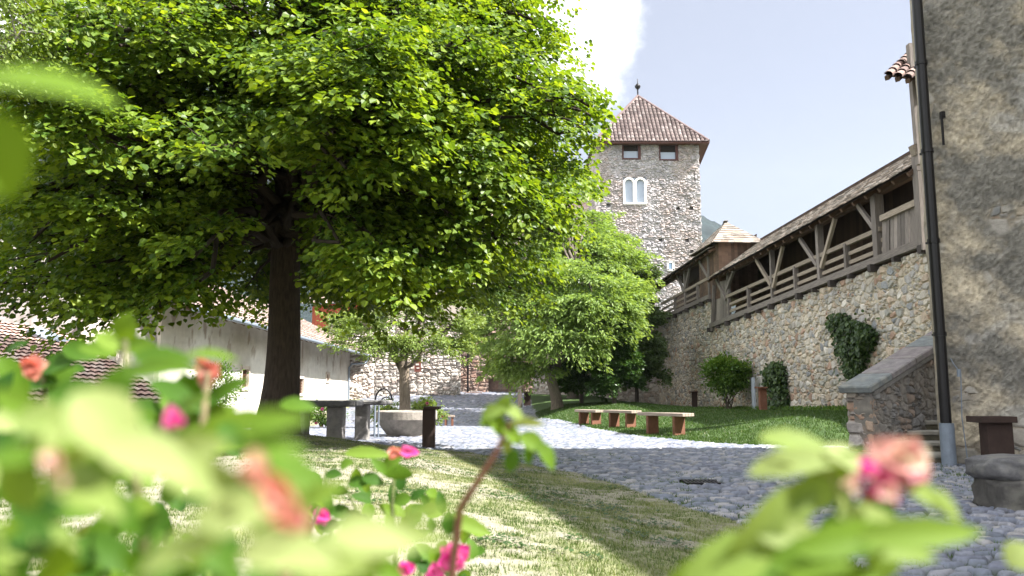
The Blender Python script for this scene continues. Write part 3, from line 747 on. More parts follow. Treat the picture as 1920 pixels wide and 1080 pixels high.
f = MB(); f.box(((x0+x1)/2, D0+.14, (z0+z1)/2), (wm/2+.1, .02, (z1-z0)/2), colr=(.3, .3, .3)); f.build('pane', M['pane'], fo)
# small window
f = MB(); xa = FL.x+sw[0]; xb = FL.x+sw[1]
for (cx_, cz_, hx_, hz_) in ((xa, (sw[2]+sw[3])/2, .07, .34), (xb, (sw[2]+sw[3])/2, .07, .34), ((xa+xb)/2, sw[2]-.03, .25, .07), ((xa+xb)/2, sw[3]+.03, .25, .07)): f.box((cx_, D0+.02, cz_), (hx_, .14, hz_))
fo = f.build('small_window', M['white'], tw)
f = MB(); f.box(((xa+xb)/2, D0+.12, (sw[2]+sw[3])/2), (.14, .02, .28)); f.build('pane', M['glass'], fo)
# roof
ov = .62; zE = ze-.10
c4 = [Vector((FL.x-.12, D0-ov, zE)), Vector((FR.x+ov, D0-ov, zE)), Vector((BR.x+ov, BR.y+ov, zE)), Vector((BL.x-.12, BL.y+ov, zE))]
apx = P(1196, 181, D0+3.6); apx = Vector((apx.x, apx.y, apx.z))
g = MB()
for i in range(4):
    a = c4[i]; b = c4[(i+1) % 4]; e = (b-a).normalized(); s0 = (apx-a).dot(e); foot = a+e*s0
    tile_roof(g, a, b, apx-foot, s0, s0+.001, PT, pitch_w=.30, row=.42, r=.115, sides=4)
for i in range(4): g.tube([c4[i]+Vector((0, 0, .08)), apx+Vector((0, 0, .05))], .11, 6, (.14, .10, .095))
g.build('tile_roof', M['tile'], tw)
g = MB(); z_ = zE-.06
ins = [Vector((FL.x, D0, z_)), Vector((FR.x, D0, z_)), Vector((BR.x, BR.y, z_)), Vector((BL.x, BL.y, z_))]; ou = [Vector((p.x, p.y, z_)) for p in c4]
for i in range(4): j = (i+1) % 4; g.add([ou[i], ou[j], ins[j]+(ins[j]-ou[j])*.1, ins[i]+(ins[i]-ou[i])*.1], [(0, 1, 2, 3)], (.10, .045, .035))
for i in range(4): g.beam(ou[i], ou[(i+1) % 4], .05, .14, (.10, .045, .035))
g.build('eave_boards', M['wood'], tw)
g = MB(); hh = P(1196, 148, D0+3.6).z-apx.z
g.lathe(apx, [(.10, 0), (.06, .15), (.05, hh*.38), (.20, hh*.50), (.24, hh*.58), (.16, hh*.68), (.04, hh*.74), (.03, hh*1.0), (.0, hh*1.02)], 12)
g.build('finial', M['blackpipe'], tw, smooth=True)

# ------------------------------------------------------------------ right building
rb_ = empty('tall_building', (8, 11.8, 0), 'tall building with stained grey render, cropped by the right edge', 'building')
A_ = Vector((6.50, 12.0, 0)); B_ = Vector((8.3, 11.35, 0))
def rplast(SS, ZZ, C, H):
    n1 = fbm(SS*.55+ZZ*.12, ZZ*.75, 401, 5); n2 = fbm(SS*2.2, ZZ*3.2+SS, 402, 4); n3 = fbm(SS*9, ZZ*9, 403, 4)
    up_ = sst((ZZ-2.0)/4.5)
    dk = np.clip((n1-.46)*3.4+up_*.85-.10+(n2-.5)*1.5+(n3-.5)*.9, 0, 1)
    c1 = np.array([.50, .43, .32]); c2 = np.array([.17, .16, .14])
    C2 = mixc(c1*np.ones(C.shape), c2*np.ones(C.shape), dk)
    pale = sst((fbm(SS*.9+3, ZZ*1.4, 404, 3)-.63)/.05)*.5; C2 = mixc(C2, np.array([.36, .345, .32])*np.ones(C.shape), pale)
    exp = sst((fbm(SS*1.3, ZZ*1.0, 405, 3)-.60+.18*sst((1.4-ZZ)/1.2))/.06)
    n4 = fbm(SS*26, ZZ*20, 408, 3); C2 = C2*(.15+.75*n3+.95*n4)[..., None]
    C3_ = mixc(C2, C*.75, exp*.9)
    H2 = .035*(n1-.5)+.045*(n3-.5)+.035*(fbm(SS*26, ZZ*20, 408, 3)-.5)
    return C3_, H2*(1-exp)+(H*.5-.015)*exp
stone_wall('rendered_wall', A_, B_, -.1, 10.8, .02, (.34, .24), .07, .25, PAL_G, (.36, .31, .24), rb_, seed=400, plaster=rplast, mat='render')
def rpl2(SS, ZZ, C, H): return C*.25+np.array([.27, .235, .18])*.75*(.6+.8*fbm(SS*8, ZZ*5, 410, 4))[..., None], .05*(fbm(SS*5, ZZ*3, 411, 4)-.5)
stone_wall('rendered_wall', (6.52, 12.40), A_, -.1, 10.8, .03, (.3, .2), .06, .2, PAL_G, (.34, .30, .24), rb_, seed=420, plaster=rpl2, mat='render')
g = MB(); g.prism([(6.62, 12.12), (8.3, 11.5), (9.3, 11.5), (9.3, 12.3), (6.62, 12.36)], -.1, 10.75, (.3, .26, .2))
g.prism([(7.75, 11.5), (9.45, 1.6), (13.2, -20), (26, -20), (26, 12.1), (8.5, 12.1)], -.1, 12.2, (.34, .30, .24)); g.build('wing', M['render'], rb_)
# downpipe
pts = [P(1727, -60, 11.78), P(1731, 40, 11.79), P(1738, 170, 11.80), P(1752, 400, 11.82), P(1774, 795, 11.84)]
xb = P(1774, 795, 11.84).x
pts = [Vector((xb, 11.84, z)) for z in (10.8, 8, 6, 4, 2, .55)]
g = MB(); g.tube(pts, .076, 14, smooth if False else (.5, .5, .5)); 
for z in (1.9, 3.3, 4.7, 6.1): g.tube([(xb, 11.84, z-.03), (xb, 11.84, z+.03)], .09, 14); g.box((xb, 11.93, z), (.03, .09, .015))
g.build('downpipe', M['blackpipe'], rb_, smooth=False)
g = MB(); g.tube([(xb, 11.83, .0), (xb, 11.83, .60)], .102, 16); g.build('pipe_sleeve', M['zinc'], rb_)
g = MB(); q = P(1812, 865, 11.72); q2 = P(1800, 700, 11.72)
g.tube([(q.x, 11.68, 0), (q.x-.03, 11.70, .7), (q2.x, 11.7, q2.z), (q2.x-.08, 11.73, q2.z+.14), (xb+.1, 11.78, q2.z+.22)], .008, 6); g.tube([(q2.x-.03, 11.69, q2.z-.05), (q2.x-.03, 11.69, q2.z+.06)], .03, 8, (.5, .3, .2))
g.build('lightning_cable', M['zinc'], rb_)
g = MB(); q = P(1765, 240, 11.88); g.beam((q.x, q.y-.03, q.z-.28), (q.x, q.y-.03, q.z+.22), .022, .03, (.04, .03, .025)); g.box((q.x+.02, q.y-.02, q.z+.20), (.03, .03, .05), colr=(.03, .025, .02)); g.build('crack_bar', M['blackpipe'], rb_)  # thin dark bar standing in for a dark crack in the render
# ------------------------------------------------------------------ stairs
st = empty('outdoor_stair', (6.3, 12.6, 0), 'old stone stair with sloping parapet beside the black downpipe', 'stair')
pr = P(1640, 850, 12.4); p_in0 = Vector((pr.x, 12.4, 0)); pl = P(1592, 850, 12.72); p_out0 = Vector((pl.x, 12.72, 0))
dr = Vector((.8, .6, 0)).normalized(); Lp = 3.6
p_in1 = p_in0+dr*Lp; p_out1 = p_out0+dr*Lp
zc0 = P(1590, 735, 12.5).z; 
def slope_z(s): return zc0+.02+.325*s
def stp(SS, ZZ, C, H):
    n_ = fbm(SS*3, ZZ*3, 501, 4); m_ = sst((n_-.47)/.1); return mixc(C*.8, np.array([.20, .18, .155])*(.6+.8*fbm(SS*14, ZZ*14, 502, 3))[..., None], m_*.8), H*(1-.5*m_)
stone_wall('parapet', p_in0, p_in1, -.1, lambda s: slope_z(s), .02, (.19, .13), .045, .3, [(.30, .27, .24), (.22, .21, .20), (.32, .25, .20), (.27, .26, .25)], (.26, .235, .205), st, seed=500, plaster=stp)
PE = [(.33, .22, .16), (.38, .28, .21), (.30, .27, .25), (.36, .31, .26)]
stone_wall('parapet', p_out0, p_in0, -.1, lambda s: slope_z(s*0), .025, (.34, .19), .07, .2, PE, (.27, .24, .20), st, seed=520, coursed=1)
g = MB()
up3 = Vector((dr.x, dr.y, .325)).normalized(); sd = Vector((dr.y, -dr.x, 0)); nn_ = sd.cross(up3).normalized()
if nn_.z < 0: nn_ = -nn_
cc0 = (p_in0+p_out0)/2-dr*.16+Vector((0, 0, slope_z(-.16)+.06))
s_ = 0
while s_ < Lp:
    l = random.uniform(.55, .95); g.box(cc0+up3*(s_+l/2)+sd*.02, (l/2-.004, .27, .055), (up3, sd, nn_), (.17*random.uniform(.85, 1.15), .165, .165), bev=.018, jit=.01); s_ += l
s_ = 0.12
g.box(cc0+up3*(Lp/2+.15)+sd*.06-nn_*.10, (Lp/2, .20, .045), (up3, sd, nn_), (.15, .14, .13), bev=.015)
g.build('coping', M['slate'], st)
for i in range(9):
    y = 12.25+.36*i; z = .15*(i+1)-.02
    xl = (p_in0.x-.30) if i == 0 else p_in0.x+dr.x*max(0, (y-p_in0.y)/dr.y)+.02
    if i == 0: y -= .05
    xr = 7.6+i*.1
    g = MB(); kk = random.uniform(.85, 1.1)
    g.box(((xl+xr)/2, y+.30, z-.03), ((xr-xl)/2, .33, .035), colr=(.27*kk, .255*kk, .22*kk), bev=.015, jit=.006)
    g.box(((xl+xr)/2+.02, y+.34, z-.135), ((xr-xl)/2-.02, .33, .07), colr=(.13*kk, .12*kk, .085*kk), bev=.01)
    g.build('step', M['slate'], st)
# ------------------------------------------------------------------ sign stands, benches, tables
def stand(u, vb, d, w_, h_, capw, capo, label, group='rusted steel stands for information', th=.20, ry=0.0, caph=.055, mat='corten', z=None):
    p = P(u, vb, d); z = float(T(p.x, p.y)) if z is None else z
    root = empty('information_stand', (p.x, p.y, z), label, 'stand', group)
    g = MB(); g.box((p.x, p.y, z+h_/2-.03), (w_/2, th/2, h_/2+.03), colr=(.5, .5, .5), bev=.004); g.build('column', M[mat], root)
    g = MB(); c, s_ = math.cos(ry), math.sin(ry)
    g.box((p.x+capo, p.y-.03, z+h_+caph/2), (capw/2, th/2+.09, caph/2), (Vector((c, 0, s_)), Vector((0, 1, 0)), Vector((-s_, 0, c))), bev=.004); g.build('top_plate', M[mat], root)
    return root
stand(1872, 868, 11.35, .36, .63, .50, -.07, 'dark rusted steel stand beside the black downpipe at the right edge', caph=.085, z=0.0)
stand(804, 830, 15.3, .23, .73, .30, .06, 'dark upright steel stand in front of the stone fountain basin', caph=.05)
q = W(1431, 772, -.9); stand(1431, 772, q.y, .24, .80, .36, -.05, 'rusted red stand against the stone wall beside the narrow ivy', mat='cortenred')
q = W(1303, 773, -.8); stand(1303, 773, q.y, .22, .78, .34, -.04, 'small dark red stand at the wall foot left of the round shrub', mat='corten')
# grey plate leaning at the wall
q = W(1414, 768, -.35)
g = MB(); g.box((q.x, q.y, float(T(q.x, q.y))+.62), (.03, .16, .66), colr=(.36, .40, .45)); tag(g.build('grey_slab', M['plaster']), 'upright grey slab leaning on the wall between shrub and red stand', 'slab')
q = W(1427, 768, -.06)
g = MB(); g.box((q.x, q.y, float(T(q.x, q.y))+.65), (.05, .32, .68), colr=(.42, .40, .36), bev=.02); tag(g.build('plaster_niche', M['plaster']), 'pale plastered patch on the stone wall behind the red stand', 'wall panel')

def bench(u, v, hpx, label, yaw=-59, L=1.7, wd=.42, group='wooden topped benches on rusted steel legs', sc=1.0):
    p = G(u, v); d = p.y; h = hpx/F*d
    root = empty('bench', p, label, 'bench', group, rz=R(yaw))
    m3 = Matrix.Rotation(R(yaw), 3, 'Z'); ax = (m3 @ Vector((1, 0, 0)), m3 @ Vector((0, 1, 0)), Vector((0, 0, 1)))
    t_ = .075
    g = MB(); n_ = 4; 
    for i in range(n_):
        o_ = (i+.5)/n_*wd-wd/2; kk = random.uniform(.88, 1.1)
        g.box(p+ax[1]*o_+Vector((0, 0, h-t_/2)), (L/2, wd/n_/2-.002, t_/2), ax, (.33*kk, .265*kk, .215*kk), bev=.004)
    g.build('seat', M['wood'], root)
    for sx in (-1, 1):
        g = MB(); g.box(p+ax[0]*sx*L*.29+Vector((0, 0, (h-t_)/2-.03)), (.035, wd/2-.02, (h-t_)/2+.03), ax, bev=.003); g.build('leg', M['cortenred'], root)
    return root
bench(1106, 796, 27, 'leftmost and farthest of the three benches beside the green lawn', L=.95, yaw=-52)
bench(1167, 802, 32, 'middle of the three benches beside the green lawn', L=1.15, yaw=-52)
bench(1248, 816, 41, 'nearest and rightmost of the three benches beside the green lawn', L=1.45, yaw=-52)
bench(842, 799, 20, 'small single bench on the cobbles right of the fountain basin', yaw=0, L=.46, wd=.45)
bench(590, 801, 28, 'low pale bench in shade under the stone tables', yaw=8, L=.8, group=None)
def table(u0, u1, vt, vb, d, legs, label, thk, dy=.9):
    a = P(u0, vt, d); b = P(u1, vt, d); z = float(T((a.x+b.x)/2, d)); root = empty('stone_table', ((a.x+b.x)/2, d, z), label, 'table', 'dark stone tables beside the lime tree')
    g = MB(); g.box(((a.x+b.x)/2, d+dy/2, a.z-thk/2), ((b.x-a.x)/2, dy/2, thk/2), colr=(.13, .125, .125), bev=.03, jit=.01); g.build('tabletop', M['slate'], root)
    for (l0, l1, dd) in legs:
        p = P(l0, vb, d+dd); q = P(l1, vb, d+dd); z1 = a.z-thk
        g = MB(); g.box(((p.x+q.x)/2, d+dd+.2, (z1-.1)/2), ((q.x-p.x)/2, .18, (z1+.1)/2), colr=(.23, .215, .205), bev=.02); g.build('leg', M['slate'], root)
    return root
table(540, 667, 751, 808, 16.6, [(611, 641, .25), (556, 572, .25)], 'long dark stone table behind the lime trunk', .13)
table(640, 724, 751, 815, 17.6, [(664, 688, .05)], 'shorter dark stone table nearer the fountain basin', .10, dy=1.0)
# fountain
fp = P(762, 812, 19.6); fz = float(T(fp.x, fp.y)); fr = .74
ft = empty('fountain_basin', (fp.x, fp.y, fz), 'weathered round stone fountain basin left of the upright steel stand', 'fountain')
g = MB(); g.lathe((fp.x, fp.y, fz), [(.0, -.05), (.46, -.05), (.47, .03), (.60, .20), (.70, .36), (fr, .40), (fr, .58), (fr-.02, .60), (fr-.12, .60), (fr-.13, .58), (fr-.15, .44), (0, .42)], 40, (.28, .25, .215)); g.build('basin', M['slate'], ft, smooth=False)
g = MB(); g.lathe((fp.x, fp.y, fz), [(0, .53), (fr-.14, .53)], 32); g.build('water', M['water'], ft)
x_ = P(702, 815, 18.9).x; dd = 18.9; zz = float(T(x_, dd))
sp = empty('water_spout', (x_, dd, zz), 'thin metal pipe with curved arch standing left of the fountain basin', 'spout')
g = MB(); zt2 = P(702, 752, dd).z; g.tube([(x_, dd, zz), (x_, dd, zt2)], .025, 8); g.tube([(x_+.09, dd, zz), (x_+.09, dd, zt2-.1)], .02, 8); g.build('upright', M['zinc'], sp)
g = MB(); rA = (P(735, 750, dd).x-x_)/2; hA = P(717, 729, dd).z-zt2
g.tube([(x_+rA-rA*math.cos(a), dd, zt2+hA*math.sin(a)) for a in [math.pi*k/14 for k in range(15)]], .022, 8); g.tube([(x_+.12+(rA-.06)*(1-math.cos(a)), dd, zt2-.08+hA*.6*math.sin(a)) for a in [math.pi*k/12 for k in range(13)]], .015, 6); g.build('arch', M['blackpipe'], sp, smooth=True)
# block seat bottom right
bs = empty('stone_block', (6.0, 9.0, 0), 'rough dark stone block with rounded top at the right edge of the cobbles', 'stone block')
def rock(name, c, h, colr, parent, seed, rough=.08, pw=.55, n=26):
    V = []; Fq = []
    th = np.linspace(0, np.pi, n); ph = np.linspace(0, 2*np.pi, n*2, endpoint=False)
    TH, PH = np.meshgrid(th, ph, indexing='ij')
    def sp_(a): return np.sign(a)*np.abs(a)**pw
    x = sp_(np.sin(TH))*sp_(np.cos(PH)); y = sp_(np.sin(TH))*sp_(np.sin(PH)); z = sp_(np.cos(TH))
    r = 1+rough*(fbm(x*2+z*1.7+seed, y*2+z*1.3, seed, 5)-.5)*2
    V = np.stack([c[0]+x*h[0]*r, c[1]+y*h[1]*r, c[2]+z*h[2]*r], -1).reshape(-1, 3)
    m = n*2; idx = np.arange(n*m).reshape(n, m); Q = np.stack([idx[:-1], np.roll(idx, -1, 1)[:-1], np.roll(idx, -1, 1)[1:], idx[1:]], -1).reshape(-1, 4)
    C = np.array(colr)*(.75+.5*fbm(x*3+seed, y*3+z*3, seed+3).reshape(-1, 1))
    return np_mesh(name, V, Q, M['slate'], parent, colr=C, smooth=True)
pb = P(1900, 950, 7.35)
rock('base_block', (pb.x+.40, 7.65, .10), (.50, .33, .20), (.075, .07, .065), bs, 5, .22, .45)
rock('top_block', (pb.x+.38, 7.65, .335), (.50, .34, .125), (.10, .097, .10), bs, 9, .10, .5)
# drain grate
dg = G(1315, 905)
g = MB()
for i in range(9): g.box((dg.x-.18+.045*i, dg.y, dg.z+.002), (.012, .16, .012), colr=(.12, .12, .12))
g.box((dg.x, dg.y-.17, dg.z+.002), (.22, .015, .015)); g.box((dg.x, dg.y+.17, dg.z+.002), (.22, .015, .015))
tag(g.build('drain_grate', M['blackpipe']), 'small iron drain grate set into the shaded cobbles', 'drain')

# ------------------------------------------------------------------ left house
hx0 = -9.5
def HXP(u, v): r = ray(u, v); return CAM+r*(hx0/r.x)
e0 = HXP(300, 566); e1 = HXP(668, 662)
lh = empty('plaster_house', (hx0, 36, 0), 'long low whitewashed house with tiled roof on the left', 'house')
yA, yB = HXP(303, 600).y, HXP(662, 660).y
zeA = HXP(303, 560).z; zeB = HXP(662, 658).z
wins = []
for (u0, u1, v0, v1) in ((450, 466, 690, 729), (555, 569, 708, 740), (611, 617, 700, 716)):
    a = HXP(u0, v1); b = HXP(u1, v0); wins.append((a.y, b.y, a.z, b.z))
def wplast(SS, ZZ, C, H):
    y = yA+SS
    n_ = fbm(SS*.6, ZZ*.9, 601, 5); n2 = fbm(SS*2.5, ZZ*1.2, 602, 4); n3 = fbm(SS*3, ZZ*7, 603, 3)
    up_ = sst((ZZ-1.5)/1.6)
    c = mixc(np.array([.66, .63, .57])*np.ones(C.shape), np.array([.40, .345, .27])*np.ones(C.shape), np.clip(up_*.55+(n_-.5)*1.5, 0, 1))
    sp = sst((n2-.66)/.05)*up_*.7; c = mixc(c, np.array([.22, .15, .10])*np.ones(C.shape), sp)
    return c, .05*(n_-.5)+.02*(n3-.5)
def s2(lst): return [(a-yA, b-yA, c, e) for (a, b, c, e) in lst]
stone_wall('wall', (hx0, yA), (hx0, yB), -.1, lambda s: np.interp(s, [0, yB-yA], [zeA, zeB]), .07, (.4, .3), .04, .5, PAL_T, (.4, .37, .33), lh, side=-1, seed=600, plaster=wplast, mat='plaster', holes=s2(wins))
for (a, b, c, e) in wins:
    f = MB(); t_ = .06
    for (cy_, cz_, hy_, hz_) in ((a, (c+e)/2, t_, (e-c)/2+t_), (b, (c+e)/2, t_, (e-c)/2+t_), ((a+b)/2, c, (b-a)/2, t_), ((a+b)/2, e, (b-a)/2, t_)): f.box((hx0-.02, cy_, cz_), (.07, hy_, hz_), colr=(.55, .47, .40))
    fo = f.build('window', M['plaster'], lh)
    f = MB()
    for k in range(1, 4): f.box((hx0-.03, a+(b-a)*k/4, (c+e)/2), (.015, .02, (e-c)/2))
    for k in range(1, 6): f.box((hx0-.045, (a+b)/2, c+(e-c)*k/6), (.012, (b-a)/2, .015))
    f.build('grating', M['iron'], fo)
    f = MB(); f.box((hx0-.25, (a+b)/2, (c+e)/2), (.02, (b-a)/2, (e-c)/2), colr=(.1, .06, .04)); f.build('shutter', M['wood'], fo)
ovh = .95
g = MB(); PW = [(.24, .185, .16), (.20, .145, .12), (.28, .225, .20), (.17, .12, .10)]
EA = Vector((hx0+ovh, yA-.4, zeA-.28)); EB = Vector((hx0+ovh, yB+.2, zeB-.28))
upv = Vector((-5.0, 0, 2.6)); tile_roof(g, EA, EB, upv, 0, (EB-EA).length, PW, pitch_w=.26, row=.4, r=.1, sides=4)
g.build('tile_roof', M['tile'], lh)
g = MB(); g.tube([EA+Vector((.08, 0, -.03)), EB+Vector((.08, 0, -.03))], .075, 8); gt = g.build('gutter', M['zinc'], lh)
g = MB(); g.tube([EB+Vector((.08, -.6, -.1)), EB+Vector((-.1, -.7, -.45)), EB+Vector((-.75, -1.6, -.55)), EB+Vector((-.86, -1.7, -.75)), (hx0+.1, yB-1.5, .6)], .06, 8); g.build('downpipe', M['zinc'], lh)
g = MB()
for i in range(34):
    k = (i+.5)/34; a = EA.lerp(EB, k)+Vector((0, 0, -.07)); g.beam(a, a+Vector((-1.4, 0, .73)), .10, .12, (.12, .08, .05))
g.build('rafters', M['wood'], lh)
g = MB(); g.box((hx0-2.9, (yA+yB)/2, 1.2), (2.3, (yB-yA)/2-.1, 1.15), colr=(.5, .46, .4)); g.build('house_body', M['plaster'], lh)

# wall continuing to the left edge, lit by the raking sun
lw = empty('side_wall', (-12, 20.8, 0), 'tall pale plastered wall with a sloping buttress at the left edge', 'wall')
w0 = Vector((-9.62, 21.6, 0)); w1 = Vector((-18, 18.2, 0))
def lpl(SS, ZZ, C, H):
    n_ = fbm(SS*.9, ZZ*.9, 651, 5); n2 = fbm(SS*6, ZZ*6, 652, 4)
    c = mixc(np.array([.36, .33, .31])*np.ones(C.shape), np.array([.24, .225, .215])*np.ones(C.shape), np.clip((n_-.42)*3, 0, 1))
    return c*(.8+.4*n2)[..., None], .07*(n_-.5)+.05*(n2-.5)
stone_wall('wall', w1, w0, -.1, 5.2, .045, (.4, .3), .05, .4, PAL_T, (.4, .37, .33), lw, seed=650, plaster=lpl, mat='plaster')
bt = P(165, 650, 20.3); bt2 = P(200, 575, 20.8)
g = MB(); bx_ = P(132, 700, 20.2).x; bx2 = P(205, 700, 20.2).x
zt3 = P(160, 572, 20.6).z
g.add([(bx_-.1, 19.7, -.1), (bx2+.2, 19.7, -.1), (bx2+.05, 21.2, -.1), (bx_, 21.2, -.1), (bx_+.1, 20.65, zt3), (bx2-.05, 20.75, zt3), (bx2-.05, 21.2, zt3), (bx_+.1, 21.2, zt3)], [(0, 1, 5, 4), (1, 2, 6, 5), (2, 3, 7, 6), (3, 0, 4, 7), (4, 5, 6, 7)], (.55, .48, .42))
g.build('buttress', M['plaster'], lw)
# tiled shed roof in front
sh = empty('tiled_shed', P(100, 700, 19), 'low shed with pink clay tile roof at the left edge behind the roses', 'shed')
q0 = P(-160, 575, 19.8); q1 = P(212, 668, 20.4); q2 = P(352, 765, 16.6); q3 = P(-160, 752, 13.0)
g = MB(); e_ = (q2-q3); Le = e_.length; en = e_.normalized(); upq = (q0-q3)-en*(q0-q3).dot(en); s0_ = (q0-q3).dot(en); s1_ = (q1-q3).dot(en)
tile_roof(g, q3, q2, upq, max(0, s0_), min(Le, s1_), [(.44, .29, .24), (.50, .36, .30), (.38, .24, .20), (.54, .42, .36)], pitch_w=.15, row=.36, r=.078, sides=4)
g.build('tile_roof', M['tile'], sh)
g = MB(); dn = Vector((0, 0, -1)); a = q3+upq*.08; b = q2+upq*.05
g.add([a-Vector((0, 0, .06)), b-Vector((0, 0, .06)), Vector((b.x, b.y, -.1)), Vector((a.x, a.y, -.1))], [(0, 1, 2, 3)], (.06, .05, .045)); 
g.add([b-Vector((0, 0, .06)), q1-Vector((0, 0, .1)), Vector((q1.x, q1.y, -.1)), Vector((b.x, b.y, -.1))], [(0, 1, 2, 3)], (.2, .17, .15)); g.build('shed_wall', M['wood'], sh)
g = MB(); c_ = P(92, 632, 19.6); g.box(c_, (.42, .25, .05), (Vector((.9, .1, -.42)).normalized(), Vector((.1, .9, .2)).normalized(), Vector((.42, -.2, .88)).normalized()), (.2, .22, .25), bev=.01); g.build('skylight', M['zinc'], sh)

# ------------------------------------------------------------------ back walls
def zrow(u, v, d): return P(u, v, d).z
yb = 49.0
bw = empty('back_wall', (-5, yb, .8), 'sunlit coarse rubble wall closing the yard behind the young tree', 'wall')
xL = P(612, 700, yb).x; xR = P(862, 700, yb).x
stone_wall('wall', (xL, yb+.2), (xR, yb+1.0), .2, 5.6, .06, (.42, .22), .13, .5, PAL_B, (.42, .38, .33), bw, seed=700, coursed=1)
g = MB(); q = P(783, 687, yb+.3); g.box((q.x, yb+.35, q.z), (.20, .03, .34), colr=(.15, .05, .035)); g.box((q.x-.02, yb+.31, q.z+.12), (.10, .01, .05), colr=(.6, .55, .5)); g.box((q.x+.02, yb+.31, q.z-.1), (.08, .01, .04), colr=(.6, .55, .5))
tag(g.build('wall_sign', M['plaster']), 'small red sign with pale marks fixed to the sunlit rubble wall', 'sign')
# rubble flank joining the house, rising to the right
stone_wall('buttress', (P(632, 700, 46.2).x, 46.2), (P(700, 700, 48.6).x, 48.6), .3, lambda s: np.interp(s, [0, 1.2, 3.5], [3.2, 4.6, 6.6]), .06, (.5, .26), .16, .6, PAL_B, (.36, .31, .26), bw, seed=720)
rd = empty('red_boarded_hut', (-11, 50, 4), 'red boarded timber structure above the roof of the plaster house', 'hut')
g = MB(); ra = P(585, 600, 50.0); rb2 = P(676, 600, 48.9)
nn = 17
for i in range(nn):
    k0 = i/nn; k1 = (i+.96)/nn; a = Vector((ra.x, ra.y, 0)).lerp(Vector((rb2.x, rb2.y, 0)), k0); b = Vector((ra.x, ra.y, 0)).lerp(Vector((rb2.x, rb2.y, 0)), k1); kk = random.uniform(.75, 1.2); zt4 = zrow(640, 568, 49)
    Vt = [(a.x, a.y, 2.5), (b.x, b.y, 2.5), (b.x, b.y, zt4), (a.x, a.y, zt4), (a.x, a.y+.05, 2.5), (b.x, b.y+.05, 2.5), (b.x, b.y+.05, zt4), (a.x, a.y+.05, zt4)]
    g.add(Vt, [(0, 1, 2, 3), (4, 7, 6, 5), (0, 4, 5, 1), (1, 5, 6, 2), (2, 6, 7, 3), (3, 7, 4, 0)], (.36*kk, .085*kk, .045*kk), [(v_[2]+i*3.1, i*.3, 0) for v_ in Vt])
g.build('boarding', M['redwood'], rd)
g = MB(); roof_shingles(g, (ra.x-.5, ra.y-.6, zt4), (rb2.x+.5, rb2.y-.6, zt4), (ra.x-.5, ra.y+2, zt4+1), (rb2.x+.5, rb2.y+2, zt4+1), 7, .4, colr=(.36, .27, .23)); g.build('roof', M['tile'], rd)
# darker gate wall to the right of it
gt = empty('gate_wall', (-1.5, 53, .8), 'reddish coursed stone gate wall with dark passage at the far end of the yard', 'wall')
x0_ = P(858, 700, 52).x; x1_ = P(916, 700, 52).x; x2_ = P(972, 700, 52).x; x3_ = P(1010, 700, 52).x
stone_wall('wall', (x0_-.3, 52.2), (x2_+2.2, 52.2), .2, 5.8, .06, (.55, .24), .08, .5, PAL_R, (.30, .25, .21), gt, seed=740, coursed=1, holes=[(x1_-x0_+.3, x2_-x0_+.3, 0, zrow(940, 708, 52))])
g = MB()
for k in range(9): g.box(((x1_+x2_)/2, 52.4+.3*k, .95+.17*k), ((x2_-x1_)/2, .2, .09), colr=(.19, .13, .11))
g.build('passage_steps', M['slate'], gt)
g = MB(); g.box(((x1_+x2_)/2, 55.4, 2.2), ((x2_-x1_)/2+.2, .05, 1.8), colr=(.1, .08, .07)); g.build('passage_back', M['slate'], gt)
g = MB(); q = P(877, 700, 51.8); g.tube([(q.x, 51.9, .9), (q.x, 51.9, 7.5)], .07, 8); g.build('downpipe', M['blackpipe'], gt)
g = MB(); q = P(888, 740, 51.4); g.box((q.x, 51.5, q.z), (.55, .35, .16), colr=(.12, .08, .07), bev=.03); tag(g.build('stone_trough', M['slate']), 'dark low trough at the foot of the reddish gate wall', 'trough')
pp = empty('wooden_post', G(975, 765), 'old leaning wooden post where the lawn meets the cobbles', 'post')
p = G(975, 765); d_ = p.y; g = MB(); g.beam(p-Vector((0, 0, .1)), (p.x-.02, p.y, P(975, 700, d_).z), .22, .22, (.17, .14, .12)); g.build('shaft', M['wood'], pp)
stand(989, 765, d_+.3, .34, .68, .42, .02, 'squat rusted stand next to the leaning wooden post')
# wall behind the trees
tb = empty('garden_wall', (5, 47, 0), 'shaded rubble wall behind the walnut and evergreen trees', 'wall')
stone_wall('wall', (P(1000, 700, 50).x, 51.5), (wx_(46.8)+.3, 46.8), 0, 5.6, .07, (.42, .26), .09, .5, PAL_B, (.36, .31, .26), tb, seed=760)
# far hall behind, seen between crowns
fh = empty('far_hall', (-3, 66, 0), 'pale building with tiled roof glimpsed left of the tower', 'building')
q = P(1104, 385, 64); g = MB(); g.prism([(q.x-16, 62), (q.x-.4, 62), (q.x-.4, 72), (q.x-16, 72)], 0, q.z-1.6, (.42, .36, .31)); g.build('wall', M['stone'], fh)
g = MB(); roof_shingles(g, (q.x-16.4, 61.4, q.z-1.7), (q.x+.1, 61.4, q.z-1.7), (q.x-16.4, 66, q.z+1.2), (q.x+.1, 66, q.z+1.2), 9, .5, colr=(.40, .30, .26)); g.build('tile_roof', M['tile'], fh)

